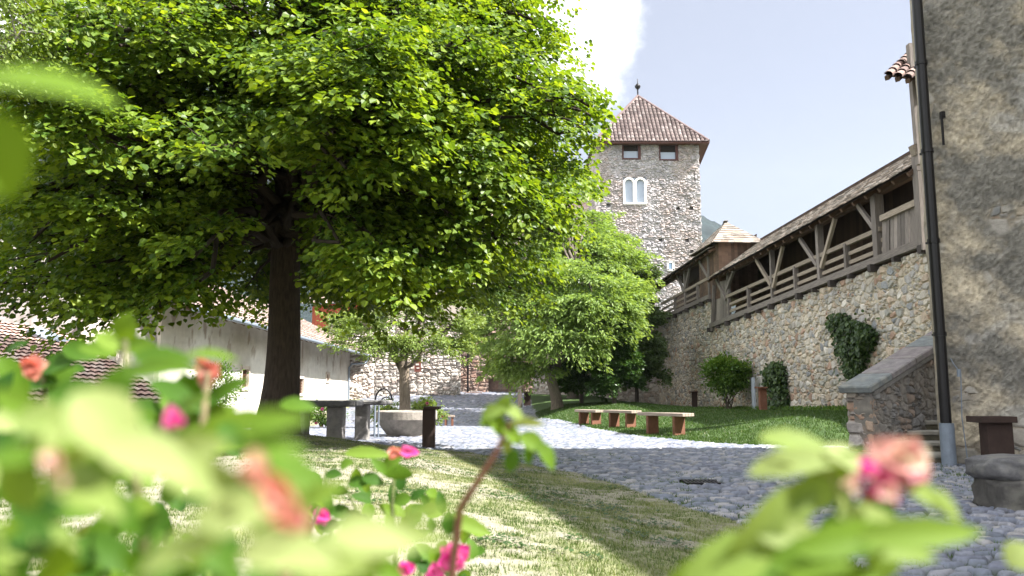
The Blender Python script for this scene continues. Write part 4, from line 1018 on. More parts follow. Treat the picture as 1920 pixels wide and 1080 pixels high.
# ------------------------------------------------------------------ foliage
TPL = {'lime': (np.array([(0, 0, 0), (.30, .46, .10), (.72, .36, .09), (1.0, 0, -.06), (.72, -.36, .09), (.30, -.46, .10)]), np.array([(0, 1, 2, 3), (0, 3, 4, 5)])),
       'slim': (np.array([(0, 0, 0), (.35, .20, .06), (.75, .14, .03), (1.0, 0, -.10), (.75, -.14, .03), (.35, -.20, .06)]), np.array([(0, 1, 2, 3), (0, 3, 4, 5)])),
       'oval': (np.array([(0, 0, 0), (.28, .27, .07), (.72, .25, .05), (1.0, 0, -.05), (.72, -.25, .05), (.28, -.27, .07)]), np.array([(0, 1, 2, 3), (0, 3, 4, 5)]))}
def norm(a): return a/np.maximum(1e-6, np.linalg.norm(a, axis=-1, keepdims=True))
def leaves(pos, ldir, nrm, size, tpl='lime'):
    """returns verts, faces for leaves at pos with length direction ldir and surface normal nrm"""
    tv, tf = TPL[tpl]; ldir = norm(ldir); nrm = norm(nrm-ldir*(nrm*ldir).sum(-1, keepdims=True)); sd = np.cross(nrm, ldir)
    Vv = pos[:, None, :]+size[:, None, None]*(tv[None, :, 0:1]*ldir[:, None, :]+tv[None, :, 1:2]*sd[:, None, :]+tv[None, :, 2:3]*nrm[:, None, :])
    n = len(pos); Fv = (np.arange(n)[:, None, None]*len(tv)+tf[None]).reshape(-1, tf.shape[1])
    return Vv.reshape(-1, 3), Fv
def sprays(org, dirv, L, Wd, nl, droop=.35, size=.085, tpl='lime', hang=.35, flat=.35, jit=.05):
    """org (S,3), dirv (S,3) outward; returns leaf arrays"""
    S_ = len(org); dirv = norm(dirv)
    up = np.array([0, 0, 1.]); sd = norm(np.cross(dirv, up)+1e-4)
    t = RS.rand(S_, nl)**.8; wv = RS.uniform(-1, 1, (S_, nl))*(.25+.75*np.sin(np.pi*np.clip(t*.95+.05, 0, 1)))
    L = np.broadcast_to(L, (S_,))[:, None]; Wd_ = np.broadcast_to(Wd, (S_,))[:, None]
    # snap to twigs for structure
    tq = np.round(t*6)/6*.7+t*.3
    pos = org[:, None, :]+dirv[:, None, :]*((tq+np.abs(wv)*.25)*L)[..., None]+sd[:, None, :]*(wv*Wd_)[..., None]
    pos[..., 2] -= droop*L*(t**2)+droop*.6*Wd_*wv**2
    pos += RS.normal(0, jit, pos.shape)
    ld = dirv[:, None, :]*1.0+sd[:, None, :]*(np.sign(wv)*RS.uniform(.3, 1.3, wv.shape))[..., None]+RS.normal(0, .35, pos.shape)
    ld[..., 2] -= hang+RS.uniform(0, .6, t.shape)
    nn_ = np.zeros(pos.shape); nn_[..., 2] = 1; nn_ += RS.normal(0, flat, pos.shape)+dirv[:, None, :]*.25
    sz = size*RS.uniform(.6, 1.25, t.shape)
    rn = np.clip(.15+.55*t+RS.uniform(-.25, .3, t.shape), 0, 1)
    return pos.reshape(-1, 3), ld.reshape(-1, 3), nn_.reshape(-1, 3), sz.reshape(-1), rn.reshape(-1)
def crown(name, data, mat, parent, tpl):
    pos, ld, nn_, sz, rn = [np.concatenate([d[i] for d in data]) for i in range(5)]
    Vv, Fv = leaves(pos, ld, nn_, sz, tpl)
    return np_mesh(name, Vv, Fv, mat, parent, rnd=np.repeat(rn, 2))
def curve(a, b, sag, n=6, wob=.08):
    a = Vector(a); b = Vector(b); pts = []
    L = (b-a).length
    for i in range(n+1):
        k = i/n; p = a.lerp(b, k); p.z += sag*math.sin(math.pi*k)
        if 0 < i < n: p += Vector((random.uniform(-1, 1), random.uniform(-1, 1), random.uniform(-1, 1)))*wob*L*.12
        pts.append(p)
    return pts
def tree(name, label, cat, base, fork_z, r0, axis_top, boughs, mat, barkc, tpl='lime', leafsize=.085, nsp=22, nl=70, spL=1.0, spW=.45, droop=.35, hang=.35, spread=.9, flare=1.5, thick=.22, flat=.35, forks=None, seed=1, outward=.8, okf=None):
    """boughs: list of (tip xyz, size factor)"""
    random.seed(seed)
    base = Vector(base); root = empty(name, base, label, cat)
    g = MB(); ft_ = Vector(forks[0]) if forks else Vector((base.x, base.y, fork_z))
    n_ = 12; pts = []; rad = []
    for i in range(n_+1):
        k = i/n_; p = base.lerp(ft_, k); p.x += .05*math.sin(k*5)*r0*3; p.z = base.z-.15+(ft_.z-base.z+.15)*k; pts.append(p); rad.append(r0*(1+(flare-1)*math.exp(-k*9))*(1-.22*k))
    g.tube(pts, rad, 20, barkc)
    # ridged flare
    tops = [Vector(p) for p in axis_top]
    limbs = []; gb = MB()
    for tp in tops:
        c = curve(ft_-Vector((0, 0, .25)), tp, .0, 8, .8); L = len(c)
        gb.tube(c, [r0*.62*(1-.82*(i/(L-1))**.8) for i in range(L)], 10, barkc); limbs.append(c)
    lp = [ft_]+[p for c in limbs for p in c]
    g.build('trunk', M['bark'], root, smooth=True)
    g = gb; data = []
    for (tip, f_) in boughs:
        tip = Vector(tip)
        cand = sorted(lp, key=lambda q: (q-tip).length+max(0, q.z-tip.z+.3)*1.2)[0]
        c = curve(cand, tip, .12*(tip-cand).length, 7, .45)
        Lb = (tip-cand).length; rb = min(r0*.30, .022+.022*Lb)
        g.tube(c, [rb*(1-.8*i/7) for i in range(8)], 6, barkc, cap=False)
        od = (tip-cand); od.z *= .35; od = od.normalized() if od.length > .1 else Vector((1, 0, 0))
        ns_ = max(4, int(nsp*f_)); org = []; dr_ = []
        for k in range(ns_):
            kk = random.uniform(.25, 1.0); idx_ = min(6, int(kk*7)); p = c[idx_].lerp(c[idx_+1], kk*7-idx_)
            sgn = random.choice((-1, 1)); lat = od.cross(Vector((0, 0, 1)))*sgn
            dd_ = (od*random.uniform(.3, 1.2)*outward+lat*random.uniform(0, 1.1)*(1.25-kk*.6)+Vector((0, 0, random.uniform(-.25, .35)))).normalized()
            o_ = p+lat*random.uniform(0, .5)*spread*f_*(1.2-kk)+Vector((0, 0, random.uniform(-thick, thick)))
            if okf and not (okf(o_+dd_*spL*.5) and okf(o_+dd_*spL-Vector((0, 0, .3))) and okf(o_)): continue
            org.append(o_); dr_.append(dd_)
            if random.random() < .6: g.tube([p, o_.lerp(p, .4)+Vector((0, 0, .04)), o_+dd_*spL*.5-Vector((0, 0, droop*spL*.2))], [.014, .010, .004], 4, barkc, cap=False)
        if not org: continue
        ns_ = len(org)
        data.append(sprays(np.array(org), np.array(dr_), spL*RS.uniform(.7, 1.25, ns_)*min(1.15, f_), spW*RS.uniform(.7, 1.2, ns_), nl, droop, leafsize, tpl, hang, flat))
    g.c = [tuple(x*.55 for x in q_) for q_ in g.c]
    g.build('branches', M['bark'], root, smooth=True)
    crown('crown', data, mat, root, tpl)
    return root
# --- the big lime
tb_ = P(517, 800, 14.0); tz = float(T(tb_.x, tb_.y)); tc_ = Vector((tb_.x, 14.0, 0))
def env(n, cx, cy, cz, rx, ry, ru, rd, rmin=.6, seed=3, zmin=None, pw=1.0, flt=None):
    rs = np.random.RandomState(seed); outp = []; i = 0; ga = math.pi*(3-math.sqrt(5))
    for i in range(n):
        z = 1-2*(i+.5)/n; r = math.sqrt(1-z*z); a = ga*i+rs.uniform(-.2, .2)
        k = rs.uniform(rmin, 1.0)**pw
        p = (cx+rx*r*math.cos(a)*k, cy+ry*r*math.sin(a)*k, cz+(ru if z > 0 else rd)*z*k)
        if zmin and p[2] < zmin: p = (p[0], p[1], zmin+rs.uniform(0, .3))
        if flt and not flt(p): continue
        outp.append((p, rs.uniform(.8, 1.2)))
    return outp
def UV(p):
    r = Vector(p)-CAM; yy_ = r.y*math.cos(PITCH)+r.z*math.sin(PITCH); zz2 = -r.y*math.sin(PITCH)+r.z*math.cos(PITCH)
    return 960+F*r.x/yy_, 540-F*zz2/yy_
def okb(p):
    u, v = UV(p)
    if 430 < u < 610 and v > 385 and p[1] < 15.0: return False
    if 420 < u < 620 and v > 290 and p[1] < 13.4: return False
    if 460 < u < 590 and v > 180 and p[1] < 11.5: return False
    return True
def okl(p):
    u, v = UV(p)
    if u > np.interp(v, [0, 90, 150, 190, 260, 380, 500], [1060, 1080, 1125, 1152, 1135, 1115, 1085]): return False
    if 455 < u < 590 and v > 300 and p[1] < 13.9: return False
    if 430 < u < 585 and v > 430 and p[1] < 14.6: return False
    return True
bo = env(115, tc_.x-.1, 14.0, 6.6, 5.3, 5.2, 5.4, 3.6, .76, 5) + env(60, tc_.x, 14.0, 6.7, 4.1, 4.1, 4.4, 3.0, .55, 6)
rs = np.random.RandomState(77)
for k in range(20):
    u0 = rs.uniform(580, 1050) if k < 14 else rs.uniform(20, 440); v0 = rs.uniform(40, 540)
    for j in range(6):
        u = u0+rs.uniform(-75, 75); v = v0+rs.uniform(-22, 22)+(u-u0)*.25
        x_ = P(u, v, 11).x; z_ = P(u, v, 11).z; q_ = 1-((x_-tc_.x)/5.0)**2*.8-((z_-6.0)/5.0)**2*.8
        if q_ < .08: continue
        p = P(u, v, 14-5.2*math.sqrt(q_)-rs.uniform(.3, .8)); bo.append((tuple(p), rs.uniform(.65, 1.0)))
# boughs seen at the edges of the crown in the photo: (u, v, distance)
for (u, v, d) in ((1085, 205, 13.6), (1060, 250, 13.2), (1040, 330, 13.0), (1000, 395, 12.5), (1035, 110, 14), (1000, 40, 14), (960, 470, 12.5), (900, 520, 12.8), (640, 130, 9.6), (440, 215, 9.2), (780, 190, 9.4), (860, 260, 10.2), (930, 330, 10.8), (840, 400, 10.4), (720, 480, 10.5), (240, 560, 10.5), (120, 520, 10.2), (40, 470, 10.5), (170, 420, 9.8), (330, 510, 11), (420, 470, 12), (620, 520, 14.5), (760, 540, 15.5), (1000, 300, 14.5), (1095, 345, 14.5), (1085, 375, 15), (1050, 440, 14.8), (1075, 500, 15.2), (1010, 510, 14.5), (960, 540, 14), (880, 480, 11.5), (800, 500, 11.2), (720, 540, 11.8), (660, 500, 12.2), (780, 565, 13.5), (650, 560, 13.5), (850, 540, 12.5), (1075, 395, 15), (1105, 180, 14), (1030, 420, 15.5), (-30, 560, 11), (60, 540, 11), (160, 580, 11.5), (240, 590, 11.2), (330, 560, 12), (400, 545, 13), (460, 540, 15), (280, 520, 14), (180, 500, 14), (80, 470, 14), (-60, 400, 13), (-80, 500, 13), (600, 540, 16.5), (680, 560, 15), (820, 560, 14), (880, 560, 15.5), (930, 520, 15), (700, 520, 12), (560, 470, 16.5), (980, 450, 14), (1050, 380, 14), (1090, 290, 14.5), (1045, 60, 15), (1010, -20, 15), (20, 330, 12), (90, 260, 12), (30, 520, 12.5), (130, 555, 13), (200, 540, 12.5), (260, 570, 13), (20, 420, 12), (350, 530, 10.5), (-20, 480, 12), (300, 575, 10.8), (90, 490, 9.8), (-120, 540, 12), (430, 555, 11), (20, 580, 13), (200, 598, 10.6), (215, 575, 11.4), (520, 560, 17), (640, 575, 16.5)):
    bo.append((tuple(P(u, v, d)), 1.0))
bo = [b for b in bo if okb(b[0]) and okl(Vector(b[0])+Vector((.12, 0, 0)))]
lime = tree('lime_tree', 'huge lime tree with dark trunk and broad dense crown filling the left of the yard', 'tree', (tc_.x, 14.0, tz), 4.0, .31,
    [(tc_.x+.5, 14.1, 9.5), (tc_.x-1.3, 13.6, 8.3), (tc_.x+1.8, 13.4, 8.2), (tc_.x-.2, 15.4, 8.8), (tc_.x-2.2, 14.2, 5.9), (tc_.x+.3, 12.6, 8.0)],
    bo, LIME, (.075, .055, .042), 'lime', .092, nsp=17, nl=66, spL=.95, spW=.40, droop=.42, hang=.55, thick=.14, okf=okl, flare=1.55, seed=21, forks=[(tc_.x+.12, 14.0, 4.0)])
# --- young tree behind the fountain
yt = P(757, 768, 26.0); yz = float(T(yt.x, 26))
bo = [(tuple(P(u, v, d)), f_) for (u, v, d, f_) in ((640, 640, 25.5, .9), (680, 610, 26, 1), (720, 590, 25.3, 1), (770, 575, 26, 1), (820, 580, 26, 1), (860, 600, 26, 1), (895, 585, 26.5, .8), (700, 650, 25, .9), (740, 640, 25, 1), (790, 640, 25, 1), (830, 650, 25.5, .9), (868, 640, 26, .8), (760, 660, 24.8, .6), (650, 600, 27, .8), (800, 600, 27.5, 1), (740, 560, 27, 1), (840, 560, 27, 1), (615, 615, 27, .7))]
tree('young_tree', 'young light green tree with forked pale trunk behind the fountain basin', 'tree', (yt.x, 26, yz), 2.4, .20, [tuple(P(700, 620, 26)), tuple(P(760, 600, 26)), tuple(P(830, 625, 26)), tuple(P(800, 580, 26.5))], bo, YOUNG, (.20, .16, .12), 'oval', .095, nsp=20, nl=60, spL=.75, spW=.38, droop=.2, hang=.2, flat=.6, flare=1.15, seed=5, forks=[tuple(P(760, 686, 26))])
# --- walnut
wt = G(1046, 766); dW = wt.y
bo = []
for (u, v, dd, f_) in ((930, 640, 0, 1), (960, 690, -1, 1), (1000, 700, -1.5, .9), (930, 590, 1, 1), (985, 600, -2, 1.2), (1040, 560, -2.5, 1.2), (1090, 600, -2.5, 1.2), (1130, 560, -2, 1.2), (1060, 500, -1.5, 1.2), (1010, 470, 0, 1.2), (1100, 460, 0, 1.2), (1140, 500, 0, 1.1), (1070, 420, 1, 1.1), (1000, 530, -1.5, 1.2), (960, 550, 1, 1.1), (1160, 590, -.5, 1), (1110, 640, -2.5, .9), (1050, 650, -3, 1), (1150, 620, -1, .8), (1030, 610, -3, 1.1), (1100, 520, -2, 1.1), (980, 650, -1.5, 1), (1020, 420, 2, 1), (1060, 470, 2, 1), (1120, 420, 2, 1), (960, 500, 2, 1), (1150, 470, 1.5, 1), (905, 620, 1, .8), (1100, 400, 3, .9), (1040, 395, 3, .9), (935, 690, .5, .7), (1140, 540, -1.5, 1), (1080, 560, -3, 1), (1020, 500, -2, 1), (1080, 395, 3, 1), (1130, 405, 3, 1), (1165, 440, 2, 1), (1180, 480, 1, 1), (1185, 530, 0, 1), (1000, 390, 4, 1), (940, 440, 3, 1), (960, 400, 4, 1), (900, 500, 3, 1), (880, 560, 3, .9), (1175, 560, -1, 1), (1160, 620, -1, .8), (1060, 430, 1, 1), (1140, 460, 0, 1)):
    bo.append((tuple(P(u, v, dW+dd)), f_))
tree('walnut_tree', 'bright green walnut tree with leaning pale trunk between the gate and the dark evergreens', 'tree', wt, 4, .27, [tuple(P(1000, 520, dW)), tuple(P(1080, 500, dW)), tuple(P(1120, 580, dW-1)), tuple(P(960, 610, dW))], bo, WALN, (.24, .20, .16), 'slim', .19, nsp=20, nl=64, spL=1.25, spW=.6, droop=.5, hang=.5, flat=.8, flare=1.3, seed=9, forks=[tuple(P(1030, 690, dW))])
# --- evergreens by the far corner
MIDG = leaf_mat('grey green leaves', [(.05, .09, .03), (.08, .13, .045), (.14, .19, .08)], trans=.35, rough=.4)
for j, (u, vb, vt_, du, dd, lab) in enumerate(((1194, 764, 490, 36, 3.0, 'slim grey green tree rising against the far end of the gallery'), (1152, 764, 600, 34, 1.0, 'lower dark evergreen beside the walnut trunk'), (1090, 764, 610, 34, 3.0, 'thin stemmed dark evergreen behind the walnut trunk'))):
    b0 = P(u, vb, dW+dd-(1.5 if j else 0)); d_ = b0.y; bz = float(T(b0.x, d_)); rs = np.random.RandomState(40+j); bo = []
    for k in range(44 if j == 0 else 30):
        v_ = vt_+(730-vt_)*rs.rand()**(1.0 if j == 0 else .8); bo.append((tuple(P(u+rs.uniform(-du, du)*(.6+.7*(v_-vt_)/(740-vt_)), v_, d_+rs.uniform(-1, 1))), rs.uniform(.6, 1)))
    tree('evergreen_tree', lab, 'tree', (b0.x, d_, bz), bz+2, .10, [tuple(P(u, vt_+40, d_)), tuple(P(u-12, vt_+90, d_)), tuple(P(u+14, vt_+110, d_+.3))], bo, (MIDG if j == 0 else EVER), (.10, .085, .07), 'oval', .13, nsp=18, nl=80, spL=.7, spW=.45, droop=.1, hang=.1, flat=.9, flare=1.1, seed=50+j)
rs = np.random.RandomState(90); bo = []; bz = float(T(3.4, 45))  # hidden tree added to throw shade over the far cobbles and gate
for k in range(60):
    n_ = norm(rs.normal(0, 1, (1, 3)))[0]; bo.append(((3.2+3.4*n_[0], 45.2+2.8*n_[1], 6.4+3.3*n_[2]), 1.1))
tree('hidden_shade_tree', 'dense dark tree added at the back, hidden behind the walnut tree, to shade the far yard', 'tree', (3.4, 45, bz), 4, .28, [(3.4, 45, 9), (1.6, 45, 7.5), (5, 45.2, 7.5)], bo, EVER, (.12, .10, .08), 'oval', .24, nsp=12, nl=60, spL=1.3, spW=.7, seed=91)
# --- birch hanging in at the top left
rs = np.random.RandomState(8); bo = []
for k in range(22):
    bo.append((tuple(P(rs.uniform(-200, 100), rs.uniform(-120, 75), rs.uniform(7.5, 8.8))), .8))
tree('birch_tree', 'birch whose thin drooping twigs hang in at the top left corner', 'tree', (-6.6, 8.6, .36), 3, .13, [(-6.5, 8.5, 7.5), (-6.2, 8.3, 6.5)], bo, YOUNG, (.5, .47, .43), 'oval', .055, nsp=9, nl=40, spL=.9, spW=.14, droop=1.1, hang=1.2, flat=.8, seed=61)
# --- shrubs
def shrub(name, label, cat, base, rx, rz, cz, mat, n=3500, leaf=.09, tpl='oval', stems=7, flowers=None, ry=None, seed=1, stemc=(.10, .08, .06)):
    rs = np.random.RandomState(seed); base = Vector(base); root = empty(name, base, label, cat); ry = ry or rx
    g = MB(); random.seed(seed)
    for k in range(stems):
        a = random.uniform(0, 6.28); q = base+Vector((math.cos(a)*rx*.6, math.sin(a)*ry*.6, cz+random.uniform(-.1, .6)*rz))
        g.tube(curve(base+Vector((math.cos(a)*.07, math.sin(a)*.07, -.05)), q, .0, 5, .7), [.028, .024, .02, .016, .011, .006], 5, stemc, cap=False)
    g.build('stem', M['bark'], root)
    nc = 46; dirs = norm(rs.normal(0, 1, (nc, 3))); cc = dirs*rs.uniform(.5, 1.02, (nc, 1))*np.array([rx, ry, rz])+np.array([base.x, base.y, base.z+cz])
    per = n//nc; pos = np.repeat(cc, per, 0)+rs.normal(0, 1, (nc*per, 3))*np.array([rx, ry, rz])*.17*(1+.9*(rs.rand(nc*per, 1) > .9))
    dd_ = np.repeat(dirs, per, 0)+rs.normal(0, .5, (nc*per, 3)); nn_ = rs.normal(0, .55, (nc*per, 3)); nn_[:, 2] += 1
    Vv, Fv = leaves(pos, dd_, nn_, leaf*rs.uniform(.6, 1.3, len(pos)), tpl)
    np_mesh('foliage', Vv, Fv, mat, root, rnd=np.repeat(rs.rand(len(pos)), 2))
    if flowers:
        for k in range(flowers):
            d_ = norm(rs.normal(0, 1, (1, 3)))[0]; d_[1] = -abs(d_[1]); p_ = np.array([base.x, base.y, base.z+cz])+d_*np.array([rx, ry, rz])*.98
            m_ = 9; a = rs.uniform(0, 6.28, m_); pd = np.stack([np.cos(a), -.4*np.ones(m_), np.sin(a)], -1); Vv, Fv = leaves(np.repeat(p_[None], m_, 0), pd, np.tile([0, -1., .3], (m_, 1)), np.full(m_, .075), 'lime')
            np_mesh('flower', Vv, Fv, PINK, root, rnd=np.repeat(rs.rand(m_), 2))
    return root
q = W(1367, 771, -.9); zq = float(T(q.x, q.y)); k_ = q.y/F
shrub('round_shrub', 'round bright green shrub on thin stems against the stone wall', 'shrub', (q.x, q.y, zq), 40*k_, 33*k_, 68*k_, BUSH, 7000, .12, 'oval', 9, seed=3)
q = P(402, 800, 22.5); shrub('leafy_shrub', 'loose leafy shrub against the white house left of the lime trunk', 'shrub', (q.x, 22.5, .1), .62, .75, 1.05, BUSH, 1600, .10, 'slim', 6, seed=4)
q = P(610, 765, 29); shrub('rose_shrub', 'low rose shrub with few pink blooms behind the stone tables', 'shrub', (q.x, 29, float(T(q.x, 29))), .75, .35, .45, BUSH, 2200, .09, 'oval', 5, flowers=6, seed=5)
q = P(728, 760, 27.5); shrub('rose_shrub', 'small rose shrub just left of the young tree trunk', 'shrub', (q.x-.1, 27.5, float(T(q.x, 27.5))), .5, .42, .5, YOUNG, 1500, .09, 'oval', 5, flowers=4, seed=6)
q = P(795, 765, 27.5); shrub('rose_shrub', 'wide rose shrub with pink blooms right of the young tree trunk', 'shrub', (q.x, 27.5, float(T(q.x, 27.5))), .68, .42, .5, YOUNG, 2400, .09, 'oval', 5, flowers=9, seed=7)
# --- ivy on the wall
def ivy(label, outline, n, seed, leaf=.13):
    rs = np.random.RandomState(seed); poly = [W(u, v, -.12) for (u, v) in outline]
    ys2 = [p.y for p in poly]; zs2 = [p.z for p in poly]; root = empty('ivy', poly[0], label, 'ivy')
    pts = []; m_ = len(poly)
    while len(pts) < n:
        y = rs.uniform(min(ys2), max(ys2)); z = rs.uniform(min(zs2), max(zs2)); c = False
        for i in range(m_):
            j = (i-1) % m_
            if (zs2[i] > z) != (zs2[j] > z) and y < (ys2[j]-ys2[i])*(z-zs2[i])/(zs2[j]-zs2[i])+ys2[i]: c = not c
        if c or rs.rand() < .05*math.exp(-3*abs(rs.rand())): pts.append((wx_(y)-.06-rs.rand()**1.5*.32*(.4+vn(np.array([y*2.2]), np.array([z*2.2]), 8)[0]), y, z))
    pos = np.array(pts)+rs.normal(0, .04, (n, 3)); ld = rs.normal(0, .5, (n, 3)); ld[:, 2] -= 1.0; nn_ = rs.normal(0, .4, (n, 3))+np.array([-1, -.2, .5])
    Vv, Fv = leaves(pos, ld, nn_, leaf*rs.uniform(.6, 1.25, n), 'lime'); np_mesh('foliage', Vv, Fv, IVY, root, rnd=np.repeat(rs.rand(n), 2))
    g = MB(); random.seed(seed); b = poly[0]
    bt_ = min(poly, key=lambda p: p.z)
    for k in range(4):
        tp = random.choice(poly); g.tube(curve((wx_(bt_.y)-.08, bt_.y, max(bt_.z, float(T(bt_.x-.3, bt_.y)))-.05), (tp.x+.05, tp.y, tp.z), 0, 8, 1.0), [.035-.003*i for i in range(9)], 5, (.14, .11, .085), cap=False)
    g.build('stem', M['bark'], root)
ivy('broad dark ivy hanging on the stone wall above the stair parapet', [(1570, 590), (1585, 588), (1598, 602), (1620, 604), (1643, 622), (1637, 645), (1622, 668), (1615, 692), (1602, 712), (1590, 700), (1584, 672), (1574, 650), (1567, 620)], 3400, 3, .12)
ivy('narrow upright ivy climbing the stone wall beside the red stand', [(1462, 674), (1470, 690), (1472, 715), (1477, 740), (1475, 766), (1452, 768), (1446, 740), (1438, 715), (1441, 692)], 1800, 4, .14)
# weeds along the foot of the wall
rs = np.random.RandomState(71); n = 5000
yy = rs.uniform(17, 45, n); xx = wx_(yy)-.05-rs.rand(n)**2*.5; zz_ = T(xx, yy)+rs.rand(n)*.14
dd_ = rs.normal(0, .6, (n, 3)); dd_[:, 2] += 1; Vv, Fv = leaves(np.stack([xx, yy, zz_], -1), dd_, rs.normal(0, 1, (n, 3)), rs.uniform(.05, .12, n), 'slim')
tag(np_mesh('weeds', Vv, Fv, BUSH, rnd=np.repeat(rs.rand(n), 2)), 'low weeds along the foot of the long stone wall', 'weeds', kind='stuff')

# ------------------------------------------------------------------ foreground roses
def big_leaf(mb_list, c, L, wdt, ldir, nrm, rnd_, fold=.25, curl=.25):
    """finely shaped leaf: 9 stations x 5 across"""
    ldir = Vector(ldir).normalized(); nrm = Vector(nrm); nrm = (nrm-ldir*nrm.dot(ldir)).normalized(); sd = nrm.cross(ldir)
    ns_, na = 10, 5; V = []
    for i in range(ns_):
        k = i/(ns_-1); w_ = wdt/2*(math.sin(math.pi*min(1, k**.8))**.75)*(1+(.07 if i % 2 else -.05)) if 0 < i < ns_-1 else .0004
        for j in range(na):
            q = (j/(na-1)-.5)*2; V.append(Vector(c)+ldir*((k-.5)*L)+sd*(q*w_)+nrm*(abs(q)*w_*fold-curl*L*(k-.5)**2))
    b = sum(len(x[0]) for x in mb_list)
    Fq = [(b+i*na+j, b+i*na+j+1, b+(i+1)*na+j+1, b+(i+1)*na+j) for i in range(ns_-1) for j in range(na-1)]
    mb_list.append((V, Fq, [rnd_]*len(Fq)))
def emit(mbl, name, mat, parent):
    V = np.array([tuple(v) for x in mbl for v in x[0]]); Fq = np.array([f for x in mbl for f in x[1]]); r_ = np.array([q for x in mbl for q in x[2]])
    return np_mesh(name, V, Fq, mat, parent, rnd=r_, smooth=True)
camR = Vector((1, 0, 0)); camU = Vector((0, -math.sin(PITCH), math.cos(PITCH))); camF = Vector((0, math.cos(PITCH), math.sin(PITCH)))
def leaf_px(lst, u, v, d, Lp_, Wp, ang, tone, tilt=.0, nz=None):
    if Lp_ > 150 and v > 500 and u < 900: Lp_ *= .62; Wp *= .62
    if d < .37 and v > 500 and u < 900: d *= .76
    c = P(u, v, d); a = R(ang); ld = camR*math.cos(a)+camU*math.sin(a)+camF*tilt
    nn_ = Vector((.35+random.uniform(-.3, .3), -.75, .6+random.uniform(-.35, .35))) if nz is None else nz
    big_leaf(lst, c, Lp_*d/F, Wp*d/F*1.15, ld, nn_, tone)
def flower(parent, u, v, d, rp, mat, n=14, seed=0, ang=None, stretch=1.0):
    rs = random.Random(seed); c = P(u, v, d); r = rp*d/F; lst = []
    for k in range(n):
        a = rs.uniform(0, 6.28); rr = rs.uniform(.2, .75)*r
        dirv = camR*math.cos(a)+camU*math.sin(a)+camF*rs.uniform(-.6, .5)
        if ang is not None: ax = camR*math.cos(R(ang))+camU*math.sin(R(ang)); off = ax*rs.uniform(-1, 1)*r*stretch
        else: off = Vector((0, 0, 0))
        big_leaf(lst, c+off+dirv*rr*.6, r*rs.uniform(.9, 1.3), r*rs.uniform(.8, 1.1), dirv, Vector((rs.uniform(-.5, .5), -1, rs.uniform(-.5, .8))), rs.random(), fold=.3, curl=-.4)
    emit(lst, 'flower', mat, parent)
def stem(parent, pts, r, c=(.16, .17, .06)):
    g = MB(); g.tube([P(*p) for p in pts], [r*(1-.5*i/(len(pts)-1)) for i in range(len(pts))], 7, c); g.build('stem', M['bark'], parent, smooth=True)
random.seed(101)
# left, very close bush
r1 = empty('rose_bush', (-.15, .55, .34), 'big out of focus rose bush filling the lower left corner', 'rose bush', 'rose bushes in the foreground')
lst = []
for (u, v, d, L, w_, a, t_) in (
    (70, 160, .20, 330, 105, -8, .62), (-15, 290, .20, 190, 130, -70, .62),
    (237, 612, .55, 60, 46, 70, .6), (205, 640, .55, 70, 40, 150, .7), (262, 650, .55, 90, 34, -5, .5), (180, 655, .6, 80, 34, 170, .5), (300, 668, .45, 120, 34, 0, .35),
    (300, 690, .38, 250, 62, 6, .45), (395, 665, .42, 180, 40, -4, .6), (215, 730, .40, 170, 90, 60, .35), (250, 700, .42, 160, 46, 30, .2),
    (115, 680, .8, 90, 40, 20, .15), (150, 660, .8, 70, 34, -20, .3), (70, 720, .8, 80, 34, 190, .2), (120, 705, .85, 60, 26, 60, .2), (30, 650, .85, 60, 24, 20, .1),
    (200, 800, .30, 280, 170, -50, .95), (100, 830, .32, 250, 120, 10, .75), (280, 860, .28, 320, 150, -20, 1), (40, 760, .35, 180, 70, -30, .55), (340, 780, .4, 150, 60, 40, .5),
    (510, 790, .30, 220, 66, 4, .55), (505, 838, .30, 240, 74, -6, .5), (430, 800, .42, 150, 50, 20, .65), (520, 862, .35, 170, 40, -12, .45), (360, 845, .33, 220, 90, 15, .9),
    (390, 900, .30, 260, 110, -15, .9), (160, 920, .30, 300, 120, -25, .8), (45, 900, .32, 200, 120, 80, .7), (230, 960, .35, 200, 70, -60, .25), (80, 980, .35, 260, 60, -20, .12),
    (450, 960, .28, 280, 110, 10, .95), (330, 1040, .28, 300, 120, 20, .85), (540, 1040, .27, 330, 150, -4, .98), (120, 1060, .4, 200, 60, 20, .1), (40, 1050, .45, 120, 50, 70, .15), (210, 1040, .42, 140, 50, -30, .2),
    (700, 1010, .28, 280, 110, -12, .98), (650, 1050, .3, 300, 90, 10, .85), (760, 1000, .30, 260, 60, -8, .9), (800, 960, .33, 170, 44, 10, .75), (600, 930, .36, 170, 70, 25, .7), (480, 900, .40, 130, 50, 70, .3), (20, 1010, .5, 140, 44, 10, .1),
    (330, 740, .5, 120, 40, -30, .2), (420, 735, .6, 110, 34, 30, .35), (370, 755, .6, 90, 34, 10, .25), (275, 770, .7, 90, 40, 0, .2), (560, 760, .6, 70, 28, -10, .4), (390, 790, .6, 110, 50, 30, .6), (300, 810, .6, 120, 40, -50, .4), (150, 745, .5, 130, 56, -10, .25), (60, 800, .5, 150, 56, 30, .3),
    (440, 830, .5, 130, 46, 0, .7), (560, 900, .4, 150, 60, -30, .45)):
    leaf_px(lst, u, v, d, L, w_, a, t_, tilt=random.uniform(-.3, .3))
for k in range(95):      # leafy mass deeper in the bush
    u = random.uniform(-60, 430); top = np.interp(u, [-60, 200, 420, 620], [720, 680, 740, 900]); v = random.uniform(top, 1120); d = random.uniform(.55, 1.3)
    leaf_px(lst, u, v, d, random.uniform(50, 110)*.8/d, random.uniform(26, 48)*.8/d, random.uniform(0, 360), random.uniform(0, .6), tilt=random.uniform(-.6, .6))
